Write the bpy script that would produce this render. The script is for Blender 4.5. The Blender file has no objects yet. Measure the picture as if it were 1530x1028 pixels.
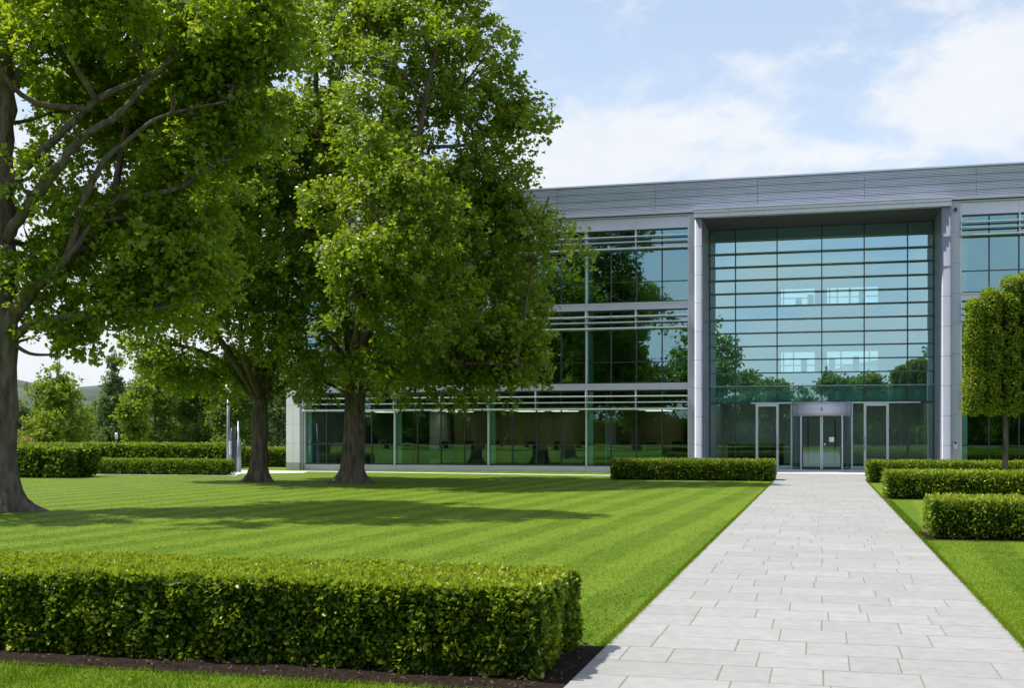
import bpy, math, random
import numpy as np
from mathutils import Vector
R = math.radians
S = bpy.context.scene
COL = S.collection

# ------------------------------------------------------------------ camera model
TH = R(14.76); F = 1757.0; CX = 765.0; HY = 649.0; EYE = 1.6
CT, ST = math.cos(TH), math.sin(TH)
def at(px, py, d):
    u = (px - CX) / F * d
    return np.array([u * CT - d * ST, u * ST + d * CT, EYE - (py - HY) * d / F])
RIGHT = np.array([CT, ST, 0.0]); FWD = np.array([-ST, CT, 0.0]); UP = np.array([0, 0, 1.0])

# ------------------------------------------------------------------ noise
def _h(i, j, k, s):
    n = (i * 374761393 + j * 668265263 + k * 1274126177 + s * 974711) & 0xffffffff
    n = ((n ^ (n >> 13)) * 1103515245) & 0xffffffff
    n = ((n ^ (n >> 16)) * 2246822519) & 0xffffffff
    return ((n ^ (n >> 15)) & 0xffff) / 65535.0
def noise(p, seed=0):
    p = np.asarray(p, float); f = np.floor(p); t = p - f; t = t * t * (3 - 2 * t)
    i = f.astype(np.int64); r = 0
    for a in (0, 1):
        for b in (0, 1):
            for c in (0, 1):
                w = (t[..., 0] if a else 1 - t[..., 0]) * (t[..., 1] if b else 1 - t[..., 1]) * (t[..., 2] if c else 1 - t[..., 2])
                r = r + w * _h(i[..., 0] + a, i[..., 1] + b, i[..., 2] + c, seed)
    return r

# ------------------------------------------------------------------ materials
def newmat(name):
    m = bpy.data.materials.new(name); m.use_nodes = True
    nt = m.node_tree; nt.nodes.clear()
    return m, nt, nt.nodes, nt.links
def mat(name, col, rough=0.5, metal=0.0, spec=0.5, var=0.12, scale=6.0, bump=0.0, bscale=60.0, stretch=(1, 1, 1), col2=None, attr=None):
    m, nt, N, L = newmat(name)
    o = N.new('ShaderNodeOutputMaterial'); b = N.new('ShaderNodeBsdfPrincipled')
    L.new(b.outputs[0], o.inputs[0])
    b.inputs['Roughness'].default_value = rough; b.inputs['Metallic'].default_value = metal
    b.inputs['Specular IOR Level'].default_value = spec
    g = N.new('ShaderNodeNewGeometry'); mp = N.new('ShaderNodeMapping'); mp.inputs['Scale'].default_value = stretch
    L.new(g.outputs['Position'], mp.inputs[0])
    nz = N.new('ShaderNodeTexNoise'); nz.inputs['Scale'].default_value = scale; nz.inputs['Detail'].default_value = 6
    L.new(mp.outputs[0], nz.inputs['Vector'])
    mx = N.new('ShaderNodeMix'); mx.data_type = 'RGBA'
    c2 = col2 or tuple(c * (1 - 2 * var) for c in col)
    c1 = col if col2 else tuple(min(1, c * (1 + 2 * var)) for c in col)
    mx.inputs[6].default_value = (*c2, 1); mx.inputs[7].default_value = (*c1, 1)
    rp = N.new('ShaderNodeMapRange'); rp.inputs[1].default_value = .25; rp.inputs[2].default_value = .75
    L.new(nz.outputs[0], rp.inputs[0]); L.new(rp.outputs[0], mx.inputs[0])
    out = mx.outputs[2]
    if attr:
        at_ = N.new('ShaderNodeAttribute'); at_.attribute_name = attr
        mr = N.new('ShaderNodeMapRange'); mr.inputs[3].default_value = .93; mr.inputs[4].default_value = 1.05
        L.new(at_.outputs['Fac'], mr.inputs[0])
        m2 = N.new('ShaderNodeMix'); m2.data_type = 'RGBA'; m2.blend_type = 'MULTIPLY'; m2.inputs[0].default_value = 1
        L.new(out, m2.inputs[6]); L.new(mr.outputs[0], m2.inputs[7]); out = m2.outputs[2]
    L.new(out, b.inputs['Base Color'])
    if bump:
        n2 = N.new('ShaderNodeTexNoise'); n2.inputs['Scale'].default_value = bscale; n2.inputs['Detail'].default_value = 8
        L.new(mp.outputs[0], n2.inputs['Vector'])
        bp = N.new('ShaderNodeBump'); bp.inputs['Strength'].default_value = min(1, bump); bp.inputs['Distance'].default_value = .02 * max(1, bump)
        L.new(n2.outputs[0], bp.inputs['Height']); L.new(bp.outputs[0], b.inputs['Normal'])
    return m
def leafmat(name, dark, mid, light, trans=0.35, rough=0.42, spec=0.5, tcol=(.30, .42, .02)):
    m, nt, N, L = newmat(name)
    o = N.new('ShaderNodeOutputMaterial'); b = N.new('ShaderNodeBsdfPrincipled'); t = N.new('ShaderNodeBsdfTranslucent')
    ms = N.new('ShaderNodeMixShader'); ms.inputs[0].default_value = trans
    a = N.new('ShaderNodeAttribute'); a.attribute_name = 'tone'
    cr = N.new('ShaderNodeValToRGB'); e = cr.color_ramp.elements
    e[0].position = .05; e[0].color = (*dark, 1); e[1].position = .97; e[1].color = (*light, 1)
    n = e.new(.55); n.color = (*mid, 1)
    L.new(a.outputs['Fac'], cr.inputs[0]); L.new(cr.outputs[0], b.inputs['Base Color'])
    mx = N.new('ShaderNodeMix'); mx.data_type = 'RGBA'; mx.inputs[0].default_value = .55
    mx.inputs[7].default_value = (*tcol, 1); L.new(cr.outputs[0], mx.inputs[6]); L.new(mx.outputs[2], t.inputs[0])
    b.inputs['Roughness'].default_value = rough; b.inputs['Specular IOR Level'].default_value = spec
    L.new(b.outputs[0], ms.inputs[1]); L.new(t.outputs[0], ms.inputs[2]); L.new(ms.outputs[0], o.inputs[0])
    return m
def glassmat(name, refl, trans, fac=0.5, rough=0.0, wav=.0005):
    m, nt, N, L = newmat(name)
    o = N.new('ShaderNodeOutputMaterial'); g = N.new('ShaderNodeBsdfGlossy'); t = N.new('ShaderNodeBsdfTransparent')
    ms = N.new('ShaderNodeMixShader'); lw = N.new('ShaderNodeFresnel'); lw.inputs[0].default_value = 1.5
    ma = N.new('ShaderNodeMath'); ma.operation = 'ADD'; ma.use_clamp = True; ma.inputs[1].default_value = fac - .04
    L.new(lw.outputs[0], ma.inputs[0]); L.new(ma.outputs[0], ms.inputs[0])
    g.inputs[0].default_value = (*refl, 1); g.inputs['Roughness'].default_value = rough; t.inputs[0].default_value = (*trans, 1)
    L.new(t.outputs[0], ms.inputs[1]); L.new(g.outputs[0], ms.inputs[2]); L.new(ms.outputs[0], o.inputs[0])
    ge = N.new('ShaderNodeNewGeometry'); nz = N.new('ShaderNodeTexNoise'); nz.inputs['Scale'].default_value = .55; nz.inputs['Detail'].default_value = 1
    L.new(ge.outputs['Position'], nz.inputs['Vector'])
    bp = N.new('ShaderNodeBump'); bp.inputs['Strength'].default_value = 1; bp.inputs['Distance'].default_value = wav * 4
    L.new(nz.outputs[0], bp.inputs['Height']); L.new(bp.outputs[0], g.inputs['Normal'])
    return m
def emis(name, col, s):
    m, nt, N, L = newmat(name)
    o = N.new('ShaderNodeOutputMaterial'); e = N.new('ShaderNodeEmission')
    e.inputs[0].default_value = (*col, 1); e.inputs[1].default_value = s; L.new(e.outputs[0], o.inputs[0]); return m

def lawnmat(name='lawn', k=1.0, tr=0.0):
    m, nt, N, L = newmat(name)
    o = N.new('ShaderNodeOutputMaterial'); b = N.new('ShaderNodeBsdfPrincipled'); L.new(b.outputs[0], o.inputs[0])
    b.inputs['Roughness'].default_value = .75; b.inputs['Specular IOR Level'].default_value = .15
    g = N.new('ShaderNodeNewGeometry')
    # wobble of the mower line
    nw = N.new('ShaderNodeTexNoise'); nw.inputs['Scale'].default_value = .35; L.new(g.outputs['Position'], nw.inputs['Vector'])
    sx = N.new('ShaderNodeSeparateXYZ'); L.new(g.outputs['Position'], sx.inputs[0])
    a = N.new('ShaderNodeMath'); a.operation = 'MULTIPLY_ADD'; a.inputs[1].default_value = .22; L.new(nw.outputs[0], a.inputs[0]); L.new(sx.outputs[0], a.inputs[2])
    y2 = N.new('ShaderNodeMath'); y2.operation = 'MULTIPLY_ADD'; y2.inputs[1].default_value = -.04; L.new(sx.outputs[1], y2.inputs[0]); L.new(a.outputs[0], y2.inputs[2])
    s = N.new('ShaderNodeMath'); s.operation = 'MULTIPLY'; s.inputs[1].default_value = 2 * math.pi / 1.0; L.new(y2.outputs[0], s.inputs[0])
    sn = N.new('ShaderNodeMath'); sn.operation = 'SINE'; L.new(s.outputs[0], sn.inputs[0])
    mr = N.new('ShaderNodeMapRange'); mr.interpolation_type = 'SMOOTHSTEP'
    mr.inputs[1].default_value = -.35; mr.inputs[2].default_value = .35; L.new(sn.outputs[0], mr.inputs[0])
    # broad patches weaken the stripes
    n1 = N.new('ShaderNodeTexNoise'); n1.inputs['Scale'].default_value = .8; n1.inputs['Detail'].default_value = 5; L.new(g.outputs['Position'], n1.inputs['Vector'])
    mm = N.new('ShaderNodeMix'); mm.data_type = 'FLOAT'; mm.inputs[0].default_value = .46
    r1 = N.new('ShaderNodeMapRange'); r1.inputs[1].default_value = .3; r1.inputs[2].default_value = .7; L.new(n1.outputs[0], r1.inputs[0])
    L.new(mr.outputs[0], mm.inputs[2]); L.new(r1.outputs[0], mm.inputs[3])
    n2 = N.new('ShaderNodeTexNoise'); n2.inputs['Scale'].default_value = 55; n2.inputs['Detail'].default_value = 6; n2.inputs['Roughness'].default_value = .75
    mp = N.new('ShaderNodeMapping'); mp.inputs['Scale'].default_value = (1, .6, 1); L.new(g.outputs['Position'], mp.inputs[0]); L.new(mp.outputs[0], n2.inputs['Vector'])
    c = N.new('ShaderNodeMix'); c.data_type = 'RGBA'
    c.inputs[6].default_value = (.084 * k, .152 * k, .004 * k, 1); c.inputs[7].default_value = (.158 * k, .234 * k, .015 * k, 1); L.new(mm.outputs[0], c.inputs[0])
    r2 = N.new('ShaderNodeMapRange'); r2.inputs[1].default_value = .25; r2.inputs[2].default_value = .75; r2.inputs[3].default_value = .55; r2.inputs[4].default_value = 1.4
    L.new(n2.outputs[0], r2.inputs[0])
    c2 = N.new('ShaderNodeMix'); c2.data_type = 'RGBA'; c2.blend_type = 'MULTIPLY'; c2.inputs[0].default_value = 1
    L.new(c.outputs[2], c2.inputs[6]); L.new(r2.outputs[0], c2.inputs[7])
    # slight yellowing
    n3 = N.new('ShaderNodeTexNoise'); n3.inputs['Scale'].default_value = 3.2; n3.inputs['Detail'].default_value = 7; L.new(g.outputs['Position'], n3.inputs['Vector'])
    r3 = N.new('ShaderNodeMapRange'); r3.inputs[1].default_value = .5; r3.inputs[2].default_value = .8; r3.inputs[4].default_value = .5; L.new(n3.outputs[0], r3.inputs[0])
    c3 = N.new('ShaderNodeMix'); c3.data_type = 'RGBA'; c3.inputs[7].default_value = (.165 * k, .22 * k, .02 * k, 1)
    L.new(r3.outputs[0], c3.inputs[0]); L.new(c2.outputs[2], c3.inputs[6]); L.new(c3.outputs[2], b.inputs['Base Color'])
    bp = N.new('ShaderNodeBump'); bp.inputs['Strength'].default_value = .6; bp.inputs['Distance'].default_value = .02
    if not tr: L.new(n2.outputs[0], bp.inputs['Height']); L.new(bp.outputs[0], b.inputs['Normal'])
    else:
        t = N.new('ShaderNodeBsdfTranslucent'); ms = N.new('ShaderNodeMixShader'); ms.inputs[0].default_value = tr
        L.new(c3.outputs[2], t.inputs[0]); L.new(b.outputs[0], ms.inputs[1]); L.new(t.outputs[0], ms.inputs[2]); L.new(ms.outputs[0], o.inputs[0])
    return m

M = dict(
    blade=lawnmat('grass_blade', 1.45, .45),
    lawn=lawnmat('lawn', .93),
    slab=mat('paving', (.325, .321, .312), .75, var=.05, scale=9, bump=.12, bscale=120, attr='tone', spec=.3),
    grout=mat('joint_sand', (.21, .175, .14), .95, var=.2, scale=40),
    pave=mat('pale_path', (.62, .61, .60), .8, var=.06, scale=5, bump=.1),
    soil=mat('soil', (.022, .015, .010), .95, var=.35, scale=30, bump=1.0, bscale=45, spec=.1),
    chip=mat('bark_chip', (.085, .055, .036), .9, var=.4, scale=25),
    bark=mat('bark', (.185, .150, .115), .9, col2=(.036, .027, .020), scale=9, bump=3.0, bscale=16, stretch=(1, 1, .22), spec=.15),
    bark2=mat('bark_pale', (.19, .16, .13), .9, col2=(.048, .039, .031), scale=8, bump=2.4, bscale=14, stretch=(1, 1, .3), spec=.15),
    core=mat('hedge_core', (.020, .022, .010), .95, var=.3, scale=20, spec=.05),
    metal=mat('panel_metal', (.42, .445, .53), .42, metal=.25, var=.03, scale=1.3, stretch=(1, 1, .25)),
    metal2=mat('panel_metal_light', (.60, .605, .75), .4, metal=.15, var=.03, scale=1.0),
    silver=mat('silver', (.62, .64, .69), .35, metal=.3, var=.02),
    ribs=mat('ribbed_cladding', (.52, .56, .66), .45, metal=.3, var=.05, scale=.9, stretch=(1, 1, 6)),
    stone=mat('pier_stone', (.80, .79, .78), .7, var=.03, scale=2.5, bump=.05),
    stone2=mat('pier_base', (.42, .40, .41), .7, var=.05, scale=3),
    dark=mat('dark_frame', (.035, .045, .05), .4, var=.05, spec=.5),
    sun=mat('sunshade', (.24, .25, .27), .4, metal=.4, var=.05),
    column=mat('column_metal', (.25, .27, .33), .45, metal=.15, var=.03, scale=1.2),
    reveal=mat('reveal_panel', (.25, .275, .34), .55, spec=.3, var=.04, scale=1.2),
    soffit=mat('soffit', (.11, .115, .13), .75, spec=.08, var=.04, scale=1.0),
    slabin=mat('ceiling', (.62, .64, .62), .8, var=.03),
    carpet=mat('carpet', (.12, .13, .11), .95, var=.12, scale=30),
    tan=mat('interior_wall', (.42, .32, .14), .85, col2=(.12, .11, .06), scale=.9, stretch=(1, 1, .1)),
    white=mat('white_wall', (.78, .80, .78), .8, var=.03),
    black=mat('black_plastic', (.025, .027, .03), .5, var=.05),
    desk=mat('desk_top', (.20, .20, .18), .5, var=.04),
    roof=mat('roof_felt', (.22, .22, .22), .9, var=.1),
    glass=glassmat('wing_glass', (.44, .78, .88), (.36, .70, .66), .42),
    glass0=glassmat('ground_glass', (.42, .74, .72), (.60, .88, .82), .22),
    pglass=glassmat('portal_glass', (.56, .87, .93), (.45, .80, .79), .58),
    frit=glassmat('bulkhead_glass', (.50, .82, .84), (.50, .84, .82), .36),
    dglass=glassmat('door_glass', (.50, .76, .74), (.55, .84, .80), .26),
    lamp=emis('ceiling_lamp', (1, .90, .70), 1.3),
    grey=mat('lamp_grey', (.27, .30, .33), .4, metal=.4, var=.04),
    bronze=mat('sculpture_dark', (.05, .075, .085), .35, metal=.3, var=.2),
    hill=mat('hill', (.060, .085, .060), .95, var=.3, scale=.05),
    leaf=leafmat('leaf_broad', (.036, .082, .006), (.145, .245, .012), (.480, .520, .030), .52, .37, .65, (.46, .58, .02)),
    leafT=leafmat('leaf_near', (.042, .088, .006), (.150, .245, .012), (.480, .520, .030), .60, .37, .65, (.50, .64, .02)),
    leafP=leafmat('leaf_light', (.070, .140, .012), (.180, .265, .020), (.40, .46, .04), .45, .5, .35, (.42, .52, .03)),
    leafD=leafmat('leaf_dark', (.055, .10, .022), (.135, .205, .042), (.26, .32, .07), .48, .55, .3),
    leafC=leafmat('leaf_conifer', (.07, .12, .055), (.14, .21, .10), (.23, .30, .14), .35, .6, .2),
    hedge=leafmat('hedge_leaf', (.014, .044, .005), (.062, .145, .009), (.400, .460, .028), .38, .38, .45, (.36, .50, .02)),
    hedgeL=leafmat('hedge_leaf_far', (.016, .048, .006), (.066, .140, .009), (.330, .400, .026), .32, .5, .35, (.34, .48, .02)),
    flower=leafmat('flower', (.25, .06, .08), (.4, .12, .14), (.5, .25, .2), .2),
)

# ------------------------------------------------------------------ objects
def tag(o, label=None, cat=None, group=None, kind=None):
    if label: o['label'] = label
    if cat: o['category'] = cat
    if group: o['group'] = group
    if kind: o['kind'] = kind
    return o
def thing(name, label, cat, loc, group=None):
    o = bpy.data.objects.new(name, None); COL.objects.link(o); o.empty_display_size = .3
    o.location = loc; tag(o, label, cat, group); return o
def root_loc(p):
    v = np.zeros(3)
    while p is not None: v = v + np.array(p.location); p = p.parent
    return v
def link(name, me, mats, parent=None):
    for m in (mats if isinstance(mats, (list, tuple)) else [mats]): me.materials.append(m)
    o = bpy.data.objects.new(name, me); COL.objects.link(o)
    if parent is not None: o.parent = parent
    return o
class MB:
    def __init__(s): s.v = []; s.f = []; s.m = []; s.sm = []; s.tone = []; s.n = 0
    def add(s, v, f, mi=0, smooth=False, tone=.5):
        s.v.append(np.asarray(v, float))
        for q in f: s.f.append(tuple(i + s.n for i in q)); s.m.append(mi); s.sm.append(smooth); s.tone.append(tone)
        s.n += len(v)
    def box(s, x0, x1, y0, y1, z0, z1, mi=0, tone=.5):
        v = [(x, y, z) for x in (x0, x1) for y in (y0, y1) for z in (z0, z1)]
        s.add(v, [(0, 1, 3, 2), (4, 6, 7, 5), (0, 4, 5, 1), (2, 3, 7, 6), (0, 2, 6, 4), (1, 5, 7, 3)], mi, False, tone)
    def bbox(s, x0, x1, y0, y1, z0, z1, b=.006, mi=0, tone=.5):
        # slab with chamfered upper edge
        v = [(x0, y0, z0), (x1, y0, z0), (x1, y1, z0), (x0, y1, z0),
             (x0, y0, z1 - b), (x1, y0, z1 - b), (x1, y1, z1 - b), (x0, y1, z1 - b),
             (x0 + b, y0 + b, z1), (x1 - b, y0 + b, z1), (x1 - b, y1 - b, z1), (x0 + b, y1 - b, z1)]
        f = [(0, 1, 5, 4), (1, 2, 6, 5), (2, 3, 7, 6), (3, 0, 4, 7), (4, 5, 9, 8), (5, 6, 10, 9), (6, 7, 11, 10), (7, 4, 8, 11), (8, 9, 10, 11)]
        s.add(v, f, mi, False, tone)
    def prism(s, prof, a0, a1, axis='x', mi=0, smooth=False):
        # profile of two coordinates pushed along an axis
        n = len(prof); v = []
        for a in (a0, a1):
            for p, q in prof:
                v.append((a, p, q) if axis == 'x' else ((p, a, q) if axis == 'y' else (p, q, a)))
        f = [(i, (i + 1) % n, n + (i + 1) % n, n + i) for i in range(n)]
        s.add(v, f, mi, smooth); s.f.append(tuple(range(s.n - 2 * n, s.n - n))); s.f.append(tuple(range(s.n - n, s.n)))
        s.m += [mi, mi]; s.sm += [False, False]; s.tone += [.5, .5]
    def tube(s, pts, rad, n=8, mi=0, cap=True):
        pts = np.asarray(pts, float); rad = np.asarray(rad, float)
        t = np.gradient(pts, axis=0); t /= np.linalg.norm(t, axis=1)[:, None] + 1e-9
        ref = np.array([0, 0, 1.0]) if abs(t[0][2]) < .9 else np.array([1.0, 0, 0])
        u = np.cross(t[0], ref); u /= np.linalg.norm(u); vs = []
        ang = np.linspace(0, 2 * math.pi, n, endpoint=False)
        for i in range(len(pts)):
            u = u - t[i] * u.dot(t[i]); u /= np.linalg.norm(u) + 1e-9; w = np.cross(t[i], u)
            vs.append(pts[i] + rad[i] * (np.cos(ang)[:, None] * u + np.sin(ang)[:, None] * w))
        f = []
        for i in range(len(pts) - 1):
            for k in range(n):
                a = i * n + k; b = i * n + (k + 1) % n; f.append((a, b, b + n, a + n))
        if cap: f.append(tuple(range(n))[::-1]); f.append(tuple(range((len(pts) - 1) * n, len(pts) * n)))
        s.add(np.concatenate(vs), f, mi, True)
    def build(s, name, mats, parent=None, attr=False):
        v = np.concatenate(s.v) if s.v else np.zeros((0, 3))
        v = v - root_loc(parent)
        me = bpy.data.meshes.new(name); me.from_pydata([tuple(p) for p in v], [], s.f); 
        me.polygons.foreach_set('material_index', s.m); me.polygons.foreach_set('use_smooth', s.sm)
        if attr:
            a = me.attributes.new('tone', 'FLOAT', 'FACE'); a.data.foreach_set('value', np.array(s.tone, np.float32))
        me.update(); return link(name, me, mats, parent)
def smooth_path(pts, k=4):
    p = np.asarray(pts, float)
    if len(p) < 3: return np.array([p[0] + (p[-1] - p[0]) * t for t in np.linspace(0, 1, k + 1)])
    e = np.vstack([2 * p[0] - p[1], p, 2 * p[-1] - p[-2]]); out = []
    for i in range(1, len(e) - 2):
        for t in np.linspace(0, 1, k, endpoint=False):
            a, b, c, d = e[i - 1], e[i], e[i + 1], e[i + 2]
            out.append(.5 * (2 * b + (c - a) * t + (2 * a - 5 * b + 4 * c - d) * t * t + (3 * b - a - 3 * c + d) * t ** 3))
    out.append(p[-1]); return np.array(out)

# ------------------------------------------------------------------ leaves
LOBED = (np.array([(0, 0, 0), (.36, .10, .05), (.60, .52, .10), (.27, .56, .05), (0, 1.0, -.06), (-.27, .56, .05), (-.60, .52, .10), (-.36, .10, .05)]),
         [(0, 1, 2), (0, 2, 3), (0, 3, 4), (0, 4, 5), (0, 5, 6), (0, 6, 7)])
OVAL = (np.array([(0, 0, 0), (.27, .40, .07), (0, 1.0, -.05), (-.27, .40, .07)]), [(0, 1, 2), (0, 2, 3)])
BROAD = (np.array([(0, 0, 0), (.40, .30, .08), (.25, .75, .05), (0, 1.0, -.05), (-.25, .75, .05), (-.40, .30, .08)]), [(0, 1, 2, 3), (0, 3, 4, 5)])
def unit(a): return a / (np.linalg.norm(a, axis=-1, keepdims=True) + 1e-9)
def leaves_arrays(pos, dirn, nrm, size, tone, tpl):
    y = unit(dirn); x = unit(np.cross(y, nrm)); z = np.cross(x, y)
    T, faces = tpl
    V = pos[:, None, :] + size[:, None, None] * (T[None, :, 0:1] * x[:, None, :] + T[None, :, 1:2] * y[:, None, :] + T[None, :, 2:3] * z[:, None, :])
    n = len(T); k = len(faces[0])
    Fi = (np.arange(len(pos))[:, None, None] * n + np.array(faces)[None]).reshape(-1, k)
    return V.reshape(-1, 3), Fi, np.repeat(tone, len(faces))
def leaf_object(name, V, Fi, tone, mats, parent=None, extra=None):
    V = V - root_loc(parent)
    me = bpy.data.meshes.new(name); k = Fi.shape[1]
    ev = np.zeros((0, 3)); ef = []
    if extra is not None:
        ev = np.concatenate(extra.v) - root_loc(parent); ef = extra.f
    nv = len(V); allv = np.concatenate([V, ev])
    me.vertices.add(len(allv)); me.vertices.foreach_set('co', allv.astype(np.float32).ravel())
    loops = list(); starts = np.arange(len(Fi)) * k; lens = np.full(len(Fi), k)
    el = [i + nv for q in ef for i in q]; es = []; c = len(Fi) * k
    for q in ef: es.append(c); c += len(q)
    L_ = np.concatenate([Fi.ravel(), np.array(el, int)]).astype(np.int32)
    me.loops.add(len(L_)); me.loops.foreach_set('vertex_index', L_)
    st = np.concatenate([starts, np.array(es, int)]).astype(np.int32); me.polygons.add(len(st)); me.polygons.foreach_set('loop_start', st)
    mi = np.concatenate([np.zeros(len(Fi), int), np.ones(len(ef), int)]).astype(np.int32)
    me.polygons.foreach_set('material_index', mi)
    me.polygons.foreach_set('use_smooth', np.zeros(len(st), bool))
    a = me.attributes.new('tone', 'FLOAT', 'FACE')
    a.data.foreach_set('value', np.concatenate([tone, np.full(len(ef), .5)]).astype(np.float32))
    me.update(calc_edges=True); me.validate()
    return link(name, me, mats, parent)

def crown(blobs, ncl, per, size, seed, gap=.30, gfreq=.6, tpl=LOBED, twig=.30, spread=.12, shell=.33, droop=.35, toneb=0.0, puff=.62, npuff=24):
    """blobs: (centre, (r_right, r_depth, r_up)). Puffs of twigs through the crown, leaves round each twig."""
    rg = np.random.default_rng(seed)
    C = np.array([b[0] for b in blobs]); Rr = np.array([b[1] for b in blobs])
    w = (Rr[:, 0] * Rr[:, 2] + Rr[:, 1] * Rr[:, 2] + Rr[:, 0] * Rr[:, 1]); w = w / w.sum()
    ns = max(8, int(ncl / npuff)); m = int(ns * 2.6); bi = rg.choice(len(blobs), m, p=w)
    v = unit(rg.normal(size=(m, 3))); r = rg.random(m) ** shell
    loc = v * r[:, None] * Rr[bi]
    sc = C[bi] + loc[:, :1] * RIGHT + loc[:, 1:2] * FWD + loc[:, 2:] * UP
    q = noise(sc * gfreq, seed) * .7 + noise(sc * gfreq * 2.3, seed + 5) * .3
    k = np.where(q > gap)[0][:ns]; sc = sc[k]; sv = v[k]; ns = len(sc)
    sr = puff * (.6 + .75 * rg.random(ns)); st = rg.random(ns)
    wt = sr ** 2; ci = rg.choice(ns, ncl, p=wt / wt.sum())
    v = unit(rg.normal(size=(ncl, 3)) + np.array([0, 0, .45])); rr = rg.random(ncl) ** .28
    p = sc[ci] + v * (rr * sr[ci])[:, None] * np.array([1.1, 1.1, .72])
    n = ncl; td = unit(v + rg.normal(size=(n, 3)) * .45 + np.array([0, 0, .2])); ct = rg.random(n)
    P = np.repeat(p, per, 0); T = np.repeat(td, per, 0); t = rg.random(n * per)
    pos = P + T * (t * twig)[:, None] + rg.normal(size=(n * per, 3)) * spread * (1.1 - .5 * t)[:, None]
    d = unit(T * .55 + rg.normal(size=(n * per, 3)) * .7 + np.array([0, 0, -droop]))
    nr = unit(rg.normal(size=(n * per, 3)) * .5 + T * .45 + np.array([0, 0, .65]))
    sz = size * (.6 + .75 * rg.random(n * per))
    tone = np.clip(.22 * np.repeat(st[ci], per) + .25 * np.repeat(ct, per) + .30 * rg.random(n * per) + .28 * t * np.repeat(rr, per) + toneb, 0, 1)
    return leaves_arrays(pos, d, nr, sz, tone, tpl), sc

def trunk_mesh(mb, base, top, r0, r1, seed, lean=(0, 0), flare=1.9, n=36):
    """tapered trunk with root flare and lumps"""
    rg = random.Random(seed); zs = [-.15, 0, .06, .14, .26, .45, .75]
    h = top[2] - base[2]; z = .75
    while z < h: z += .45; zs.append(min(z, h))
    ang = np.linspace(0, 2 * math.pi, n, endpoint=False); ph = [rg.random() * 6.28 for _ in range(4)]
    vs = []
    for zz in zs:
        t = max(0, zz) / h; r = r0 + (r1 - r0) * t
        fl = (flare - 1) * math.exp(-max(zz, 0) / .24)
        lob = 1 + fl * (.7 + .5 * np.cos(5 * ang + ph[0]) + .35 * np.cos(3 * ang + ph[1])) 
        lob = lob * (1 + .05 * np.cos(3 * ang + ph[2] + zz * .8) + .035 * np.cos(6 * ang + ph[3] - zz * 1.7))
        c = np.array(base) + (np.array(top) - np.array(base)) * t + np.array([math.sin(zz * 1.1 + ph[1]) * .04 * min(1, zz), math.cos(zz * .9 + ph[2]) * .04 * min(1, zz), 0])
        ring = np.stack([c[0] + r * lob * np.cos(ang), c[1] + r * lob * np.sin(ang), np.full(n, base[2] + zz)], 1)
        bump_ = (noise(ring * 2.6, seed) - .5) * .10 * r0 / .35
        ring[:, 0] += bump_ * np.cos(ang); ring[:, 1] += bump_ * np.sin(ang)
        vs.append(ring)
    f = [(i * n + k, i * n + (k + 1) % n, (i + 1) * n + (k + 1) % n, (i + 1) * n + k) for i in range(len(zs) - 1) for k in range(n)]
    f.append(tuple(range((len(zs) - 1) * n, len(zs) * n)))
    mb.add(np.concatenate(vs), f, 0, True)

def limb(mb, pts, r0, r1, n=10, jit=.06, seed=0):
    p = smooth_path(pts, 5); rg = np.random.default_rng(seed)
    p[1:-1] += rg.normal(size=(len(p) - 2, 3)) * jit * np.linspace(r0, r1, len(p))[1:-1, None] * 3
    mb.tube(p, np.linspace(r0, r1, len(p)) * (1 + rg.normal(size=len(p)) * .05), n)
    return p
def branch_to(mb, nodes, target, r1=.03, sag=.12, seed=0, rmax=.16):
    """grow a branch from the nearest lower skeleton node to a target point"""
    rg = np.random.default_rng(seed); N_ = np.array([q[:3] for q in nodes])
    dd = np.linalg.norm(N_ - target, axis=1) + np.maximum(0, N_[:, 2] - target[2] + .35 * np.linalg.norm(N_[:, :2] - target[:2], axis=1)) * 1.5
    a = N_[np.argmin(dd)]; L = np.linalg.norm(target - a)
    mid = (a + target) / 2 + np.array([0, 0, -sag * L]) + rg.normal(size=3) * .07 * L
    p = smooth_path([a, mid, target], 5)
    mb.tube(p, np.linspace(min(rmax, .03 + .022 * L), r1, len(p)), 6, cap=False)
    return p

def px_blobs(L, d, yd=1.0):
    out = []
    for b in L:
        x, y, rx, ry = b[:4]; dd = b[4] if len(b) > 4 else 0; rd = b[5] if len(b) > 5 else rx / F * d * yd
        out.append((at(x, y, d) + FWD * dd, (rx / F * d, rd, ry / F * d)))
    return out

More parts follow.
